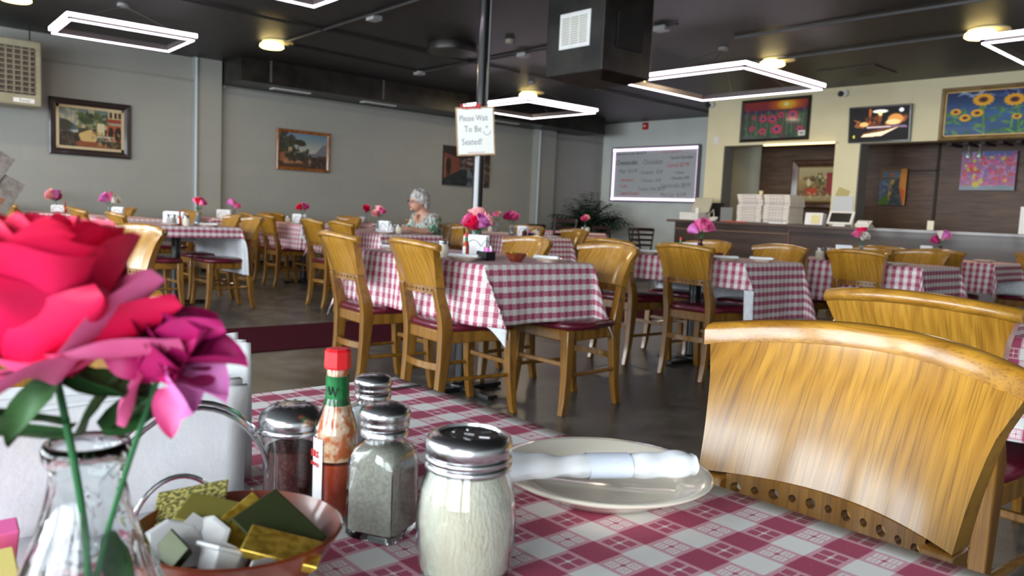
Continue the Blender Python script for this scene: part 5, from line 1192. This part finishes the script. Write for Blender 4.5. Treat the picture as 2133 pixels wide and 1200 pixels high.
# wall details
def wl(o, x, z, y=YP): o.location = (x, y, z); return o
wl(tag(MB().box(-.15, .15, -.012, 0, -.12, .12).obj('certificate', mat('certificate_paper', (206, 210, 214), .5), None, False), 'framed certificate on the cream column behind the tablet', 'certificate'), -5.50, 1.36)
wl(tag(MB().box(-.09, .09, -.006, 0, -.07, .07, RY(.35)).obj('taped_note', mat('yellowed_note', (190, 176, 120), .7), None, False), 'tilted yellowed note taped to the cream column', 'note'), -5.52, 1.52)
wl(tag(MB().box(-.05, .05, -.008, 0, -.06, .06).obj('double_outlet', WHITEP, None, False), 'white outlet plate high on the cream wall right of the whiteboard', 'outlet'), -7.74, 2.37)
t = thing('tube_light', 'warm fluorescent tube under the top of the left serving opening', 'tube light', (-6.26, 11.16, 2.255))
MB().tube([(-.57, 0, 0), (.57, 0, 0)], .014, 8).obj('tube', mat('tube_warm', (255, 240, 200), .5, emit=(255, 224, 150), es=3), t); MB().box(-.60, .60, .012, .03, -.01, .015).obj('batten', CREAM, t, False)
for x, y, lb in ((-7.86, YP-.02, 'white dome camera at the left end of the cream wall'), (-5.60, YP-.02, 'white dome camera on the cream wall above the television')):
    t = thing('security_camera', lb, 'security camera', (x, y, 2.95), 0, 'cameras on the cream wall'); MB().lathe([(.05, 0), (.05, .04)], 16, mx=RX(PI/2)).obj('mount', WHITEP, t); MB().ball((-.03, -.07, -.01), .04, 14, 10).obj('lens_dome', BLACK, t)
t = thing('fire_alarm_strobe', 'red fire alarm strobe high on the pale back wall', 'fire alarm', (-10.73, YB, 2.95)); MB().box(-.065, .065, -.05, 0, -.07, .07).obj('housing', REDCAP, t, False, .006); MB().box(-.03, .03, -.06, -.05, -.02, .02).obj('strobe_lens', WHITEP, t, False)
# glass rack with hanging glasses
t = thing('glass_rack', 'dark glass rack under the sunflower painting', 'glass rack', (-3.4, 11.35, 2.16))
for k in range(8): MB().box(-.75+.2*k, -.69+.2*k, -.2, .2, 0, .03).obj('rack_rail', BLACKM, t, False)
for x, lb in ((-3.92, 'left wine glass hanging upside down under the sunflowers'), (-3.79, 'right wine glass hanging upside down under the sunflowers')):
    o = MB().lathe([(.032, 0), (.004, -.006), (.004, -.07), (.03, -.09), (.042, -.13), (.036, -.17), (.034, -.17), (.040, -.13), (.028, -.093), (0, -.078)], 20, closed=False); o.keep = True
    wl(tag(o.obj('wine_glass', FARGLASS, None), lb, 'wine glass', 'hanging wine glasses'), x, 2.165, 11.28)
# pantry seen through the left opening: hood and shelf
t = thing('kitchen_hood', 'olive steel hood seen through the left serving opening', 'hood', (-8.2, 13.6, 0)); MB().box(-.5, .44, -.3, .3, 1.50, 2.02).obj('hood_body', noisy('hood_olive', (150, 140, 90), (126, 116, 70), 3, .5), t, False); MB().box(-.5, .44, -.34, .3, 2.02, 2.06).obj('hood_rim', noisy('hood_rim_olive', (110, 100, 60), (96, 88, 50), 3, .5), t, False)
tag(MB().box(-8.7, -7.72, 13.3, 13.9, 0, 1.48).obj('dark_cooler', BLACKM, None, False, .01), 'black cooler beneath the olive hood', 'cooler')

# ------------------------------------------------------------------ potted palm in the corner
t = thing('potted_palm', 'bushy dark green palm in the far corner', 'plant', (-11.0, 11.7, 0)); r = random.Random(12)
MB().lathe([(.15, 0), (.2, .32), (.21, .34), (.18, .33), (.17, .28), (0, .28)], 20, closed=False).obj('pot', BLACKM, t)
LFD = noisy('palm_green', (36, 62, 44), (22, 42, 32), 20, .45)
fr_ = MB(); st = MB()
for k in range(60):
    a = r.uniform(0, 6.28); L = r.uniform(.55, 1.15); el = r.uniform(.35, 1.5); z0 = r.uniform(.55, .9)
    d = Vector((math.cos(a)*math.cos(el), math.sin(a)*math.cos(el), math.sin(el))); pts = [Vector((0, 0, z0))+d*(L*q)*.85+Vector((0, 0, -.22*L*q*q)) for q in [i/8 for i in range(9)]]
    pts = [Vector((max(-.78, min(.85, q_.x)), min(1.15, q_.y), q_.z)) for q_ in pts]
    st.tube(pts, .004, 4)
    for i in range(2, 9):
        for s in (-1, 1):
            side = d.cross(Vector((0, 0, 1))).normalized()*s; tip = (side*.8+d*.6+Vector((0, 0, -.35))).normalized()
            if pts[i].x+tip.x*.25 < -.85: continue
            long_petal(fr_, pts[i], tip, .30*(1-.4*abs(i-5)/4), .034, .3, 0, 3, .1)
fr_.obj('frond', LFD, t, True, ang=180); st.obj('stem', STEMG, t); MB().tube([(0, 0, .28), (0, 0, .8)], .02, 8).obj('trunk', WOODD, t)
# menus at the left edge
t = thing('menu_stand', 'black stand holding tilted printed menus at the left edge', 'menu stand', (-3.12, .40, 0))
MB().lathe([(.16, 0), (.16, .015), (.015, .03), (.012, .95)], 20).obj('pole', BLACK, t)
mq = Matrix.Rotation(math.radians(-77), 4, 'Z') ; nv = Vector((.99, -.13, 0)).normalized(); mw2 = Matrix((Vector((.13, .99, 0)), Vector((0, 0, 1)), nv)).transposed().to_4x4()
MB().prism([(.09*math.cos(a), .22*math.sin(a)) for a in [2*PI*k/24 for k in range(24)]], -.01, .0, T((0, -.02, 1.02)) @ mw2).obj('black_back', BLACKM, t, False)
MU = noisy('menu_print', (138, 126, 116), (112, 100, 92), 60, .8); 
for x, z, an, lb in ((.015, 1.07, .55, 'sheet'), (.045, .985, .5, 'sheet')):
    m4 = T((.02, x, z)) @ mw2 @ RZ(-an)
    MB().box(-.055, .055, -.075, .075, 0, .002, m4).obj('menu_sheet', MU, t, False)
    MB().box(-.005, .025, -.03, .0, .002, .0025, m4).obj('menu_picture', mat('menu_pic%g' % x, (150, 84, 48), .6), t, False)

# ------------------------------------------------------------------ the woman at the far table
SKIN = noisy('skin', (214, 164, 140), (204, 150, 128), 9, .5); HAIR = noisy('grey_hair', (214, 210, 204), (150, 146, 142), 16, .7, bump=.8, bscale=160)
def skinmesh(name, joints, edges, mt, parent, lv=2, root=0):
    me = bpy.data.meshes.new(name); me.from_pydata([j[:3] for j in joints], edges, []); me.materials.append(mt)
    o = bpy.data.objects.new(name, me); C.objects.link(o); o.parent = parent
    o.modifiers.new('skin', 'SKIN')
    if not me.skin_vertices: 
        bpy.context.view_layer.objects.active = o
    sv = me.skin_vertices[0].data
    for i, j in enumerate(joints): rr = j[3]; sv[i].radius = rr if isinstance(rr, tuple) else (rr, rr)
    sv[root].use_root = True
    o.modifiers['skin'].use_smooth_shade = True
    s = o.modifiers.new('sub', 'SUBSURF'); s.levels = lv; s.render_levels = lv
    return o
W = thing('person', 'grey-haired woman in glasses and green patterned blouse, looking down at her table', 'person', (-7.12, 4.98, 0))
# local: faces -y
J = [(0, .10, .52, .15), (0, .09, .66, .145), (0, .03, .82, .15), (0, -.01, .93, .115), (0, -.04, .985, .052), (0, -.085, 1.04, .06), (0, -.10, 1.09, .082), (0, -.10, 1.135, .072),
     (-.10, .05, .50, .10), (-.12, -.20, .50, .085), (-.12, -.38, .49, .062), (-.12, -.36, .25, .05), (-.12, -.34, .07, .036), (-.12, -.46, .04, .034),
     (.10, .05, .50, .10), (.12, -.20, .50, .085), (.12, -.38, .49, .062), (.12, -.36, .25, .05), (.12, -.34, .07, .036), (.12, -.46, .04, .034),
     (-.155, .0, .925, .055), (-.215, -.03, .80, .045), (-.21, -.12, .77, .038), (-.15, -.30, .82, .028), (-.10, -.37, .80, .022),
     (.155, .0, .925, .055), (.215, -.03, .80, .045), (.21, -.14, .77, .038), (.14, -.32, .80, .028), (.08, -.39, .79, .022)]
E_ = [(0, 1), (1, 2), (2, 3), (3, 4), (4, 5), (5, 6), (6, 7), (0, 8), (8, 9), (9, 10), (10, 11), (11, 12), (12, 13), (0, 14), (14, 15), (15, 16), (16, 17), (17, 18), (18, 19), (3, 20), (20, 21), (21, 22), (22, 23), (23, 24), (3, 25), (25, 26), (26, 27), (27, 28), (28, 29)]
for hi, sx, (hx, hy, hz) in ((24, 1, (-.10, -.37, .80)), (29, -1, (.08, -.39, .79))):
    for f in range(4):
        k = len(J); fx = (-.021+.014*f); L = (.030, .036, .033, .025)[f]
        J += [(hx+fx, hy-.032, hz+.004, .0085), (hx+fx*1.15, hy-.032-L, hz+.002, .0078), (hx+fx*1.2, hy-.036-L*1.5, hz-.016, .007)]; E_ += [(hi, k), (k, k+1), (k+1, k+2)]
    k = len(J); J += [(hx+sx*.028, hy-.01, hz+.004, .010), (hx+sx*.040, hy-.035, hz-.002, .008)]; E_ += [(hi, k), (k, k+1)]
skinmesh('body', J, E_, SKIN, W)
fc = MB()
fc.ball((0, -.120, 1.075), .078, 20, 14, (.86, .98, 1.18))
fc.add([(-.012, -.192, 1.085), (.012, -.192, 1.085), (0, -.196, 1.10), (0, -.222, 1.058), (-.016, -.19, 1.048), (.016, -.19, 1.048)], [(0, 2, 3), (2, 1, 3), (0, 3, 4), (1, 5, 3), (4, 3, 5)])
fc.ball((0, -.178, 1.008), .018, 10, 8, (1.3, .8, .8))
fc.obj('face', SKIN, W)
MB().ball((0, -.192, 1.030), .016, 10, 6, (1.2, .35, .3)).obj('mouth', mat('lips', (176, 96, 92), .5), W)
for s in (-1, 1): MB().ball((s*.028, -.187, 1.088), .008, 8, 6).obj('eye', mat('eye_dark', (60, 50, 46), .3) if 'eye_dark' not in MATS else MATS['eye_dark'], W); MB().ball((s*.070, -.10, 1.07), .018, 8, 6, (.4, .8, 1.2)).obj('ear', SKIN, W)
r = random.Random(3); hr = MB(); hr.ball((0, -.085, 1.125), .098, 24, 16, (.98, 1.0, .92)); hr.v = [v for v in hr.v]
for k in range(190):
    th = r.uniform(0, 1.75); a = r.uniform(0, 6.28); d = Vector((math.sin(th)*math.cos(a), math.sin(th)*math.sin(a), math.cos(th)))
    if d.y < -.45 and d.z < .38: continue
    c_ = Vector((0, -.080, 1.118))+Vector((d.x*.095, d.y*.098, d.z*.092)); hr.ball(tuple(c_), r.uniform(.014, .024), 7, 5, (1, 1, r.uniform(.7, 1.2)))
for k in range(60):
    a = r.uniform(.15, PI-.15); c_ = Vector((.085*math.cos(a), -.07+.085*math.sin(a), r.uniform(1.02, 1.10))); hr.ball(tuple(c_), r.uniform(.015, .023), 7, 5)
hr.obj('curly_hair', HAIR, W, True, ang=180)
gl = MB()
for s in (-1, 1): gl.tube([(s*.032+.023*math.cos(a), -.202+.003*abs(math.cos(a)), 1.086+.016*math.sin(a)) for a in [2*PI*k/14 for k in range(15)]], .0022, 5); gl.tube([(s*.055, -.198, 1.09), (s*.072, -.11, 1.085)], .002, 5)
gl.tube([(-.01, -.204, 1.09), (.01, -.204, 1.09)], .002, 5); gl.obj('glasses', BLACK, W)
bl = mat('patterned_blouse', (40, 120, 80), .7); t_ = NT(bl); co = t_.coord('Object'); n1 = t_.noise(t_.mapping(co, (1, 1, .45)), 16, 2, .5, 1.5); n2 = t_.noise(co, 34, 2)
col = t_.ramp(n1, [(.40, lin((34, 124, 76))), (.47, lin((190, 214, 200))), (.54, lin((226, 224, 220))), (.60, lin((160, 96, 104))), (.66, lin((46, 134, 84)))]); t_.base(t_.mix(t_.m('MULTIPLY', n2, .3), col, lin((60, 70, 66))))
skinmesh('blouse', [(0, .10, .56, .168), (0, .09, .68, .160), (0, .035, .82, .166), (0, .0, .915, .128), (-.155, .0, .92, .072), (-.218, -.03, .80, .062), (-.215, -.10, .775, .056), (.155, .0, .92, .072), (.218, -.03, .80, .062), (.215, -.12, .775, .056)],
         [(0, 1), (1, 2), (2, 3), (3, 4), (4, 5), (5, 6), (3, 7), (7, 8), (8, 9)], bl, W)
MB().add([(-.045, -.112, .955), (.045, -.112, .955), (0, -.165, .86), (0, -.10, .95)], [(0, 2, 1)]).obj('neckline', SKIN, W, True, solid=.004)
skinmesh('trousers', [(0, .10, .50, .165), (-.10, .05, .50, .112), (-.12, -.20, .50, .098), (-.12, -.385, .49, .075), (-.12, -.36, .25, .066), (-.12, -.345, .10, .06), (.10, .05, .50, .112), (.12, -.20, .50, .098), (.12, -.385, .49, .075), (.12, -.36, .25, .066), (.12, -.345, .10, .06)],
         [(0, 1), (1, 2), (2, 3), (3, 4), (4, 5), (0, 6), (6, 7), (7, 8), (8, 9), (9, 10)], mat('dark_trousers', (44, 46, 56), .8), W)
for s in (-1, 1): MB().ball((s*.12, -.43, .035), .05, 14, 8, (.8, 1.9, .7)).obj('shoe', BLACKM, W)
chair(-7.12, 5.05, 180, 'oak chair the grey-haired woman sits on, hidden behind her', G1)
o = MB().tube([(0, .02, 0), (.02, -.02, .10), (.05, -.03, .13), (.08, .0, .10), (.10, .03, -.06)], .008, 6).obj('bag_strap', BLACKM, None); o.location = (-6.52, 5.06, .73); tag(o, 'dark bag strap looped over the chair beside the woman', 'strap')

# pieces that belong to a part become its sub-parts
SUB = {'shaker_hole': 'metal_lid', 'slot': 'metal_lid', 'lid_top': 'metal_lid', 'peel_tab': 'cup', 'plate_lettering': 'name_plate', 'grille_louvres': 'white_grille', 'front_print': 'carton', 'lid_edge': 'carton',
       'yellow_note': 'leaflets', 'dark_screen': 'white_case', 'strobe_lens': 'housing', 'pale_cap': 'bottle', 'label': 'bottle', 'handwriting': 'board', 'small_print': 'board', 'smiling_face': 'board', 'louvre_opening': 'housing', 'louvre_grid': 'housing'}
for th in [o for o in C.objects if o.parent is None and o.type == 'EMPTY']:
    kids = list(th.children)
    for k in kids:
        pn = SUB.get(k.name.split('.')[0])
        if pn:
            tgt = [q for q in kids if q.name.split('.')[0] == pn]
            if tgt: k.parent = tgt[0]
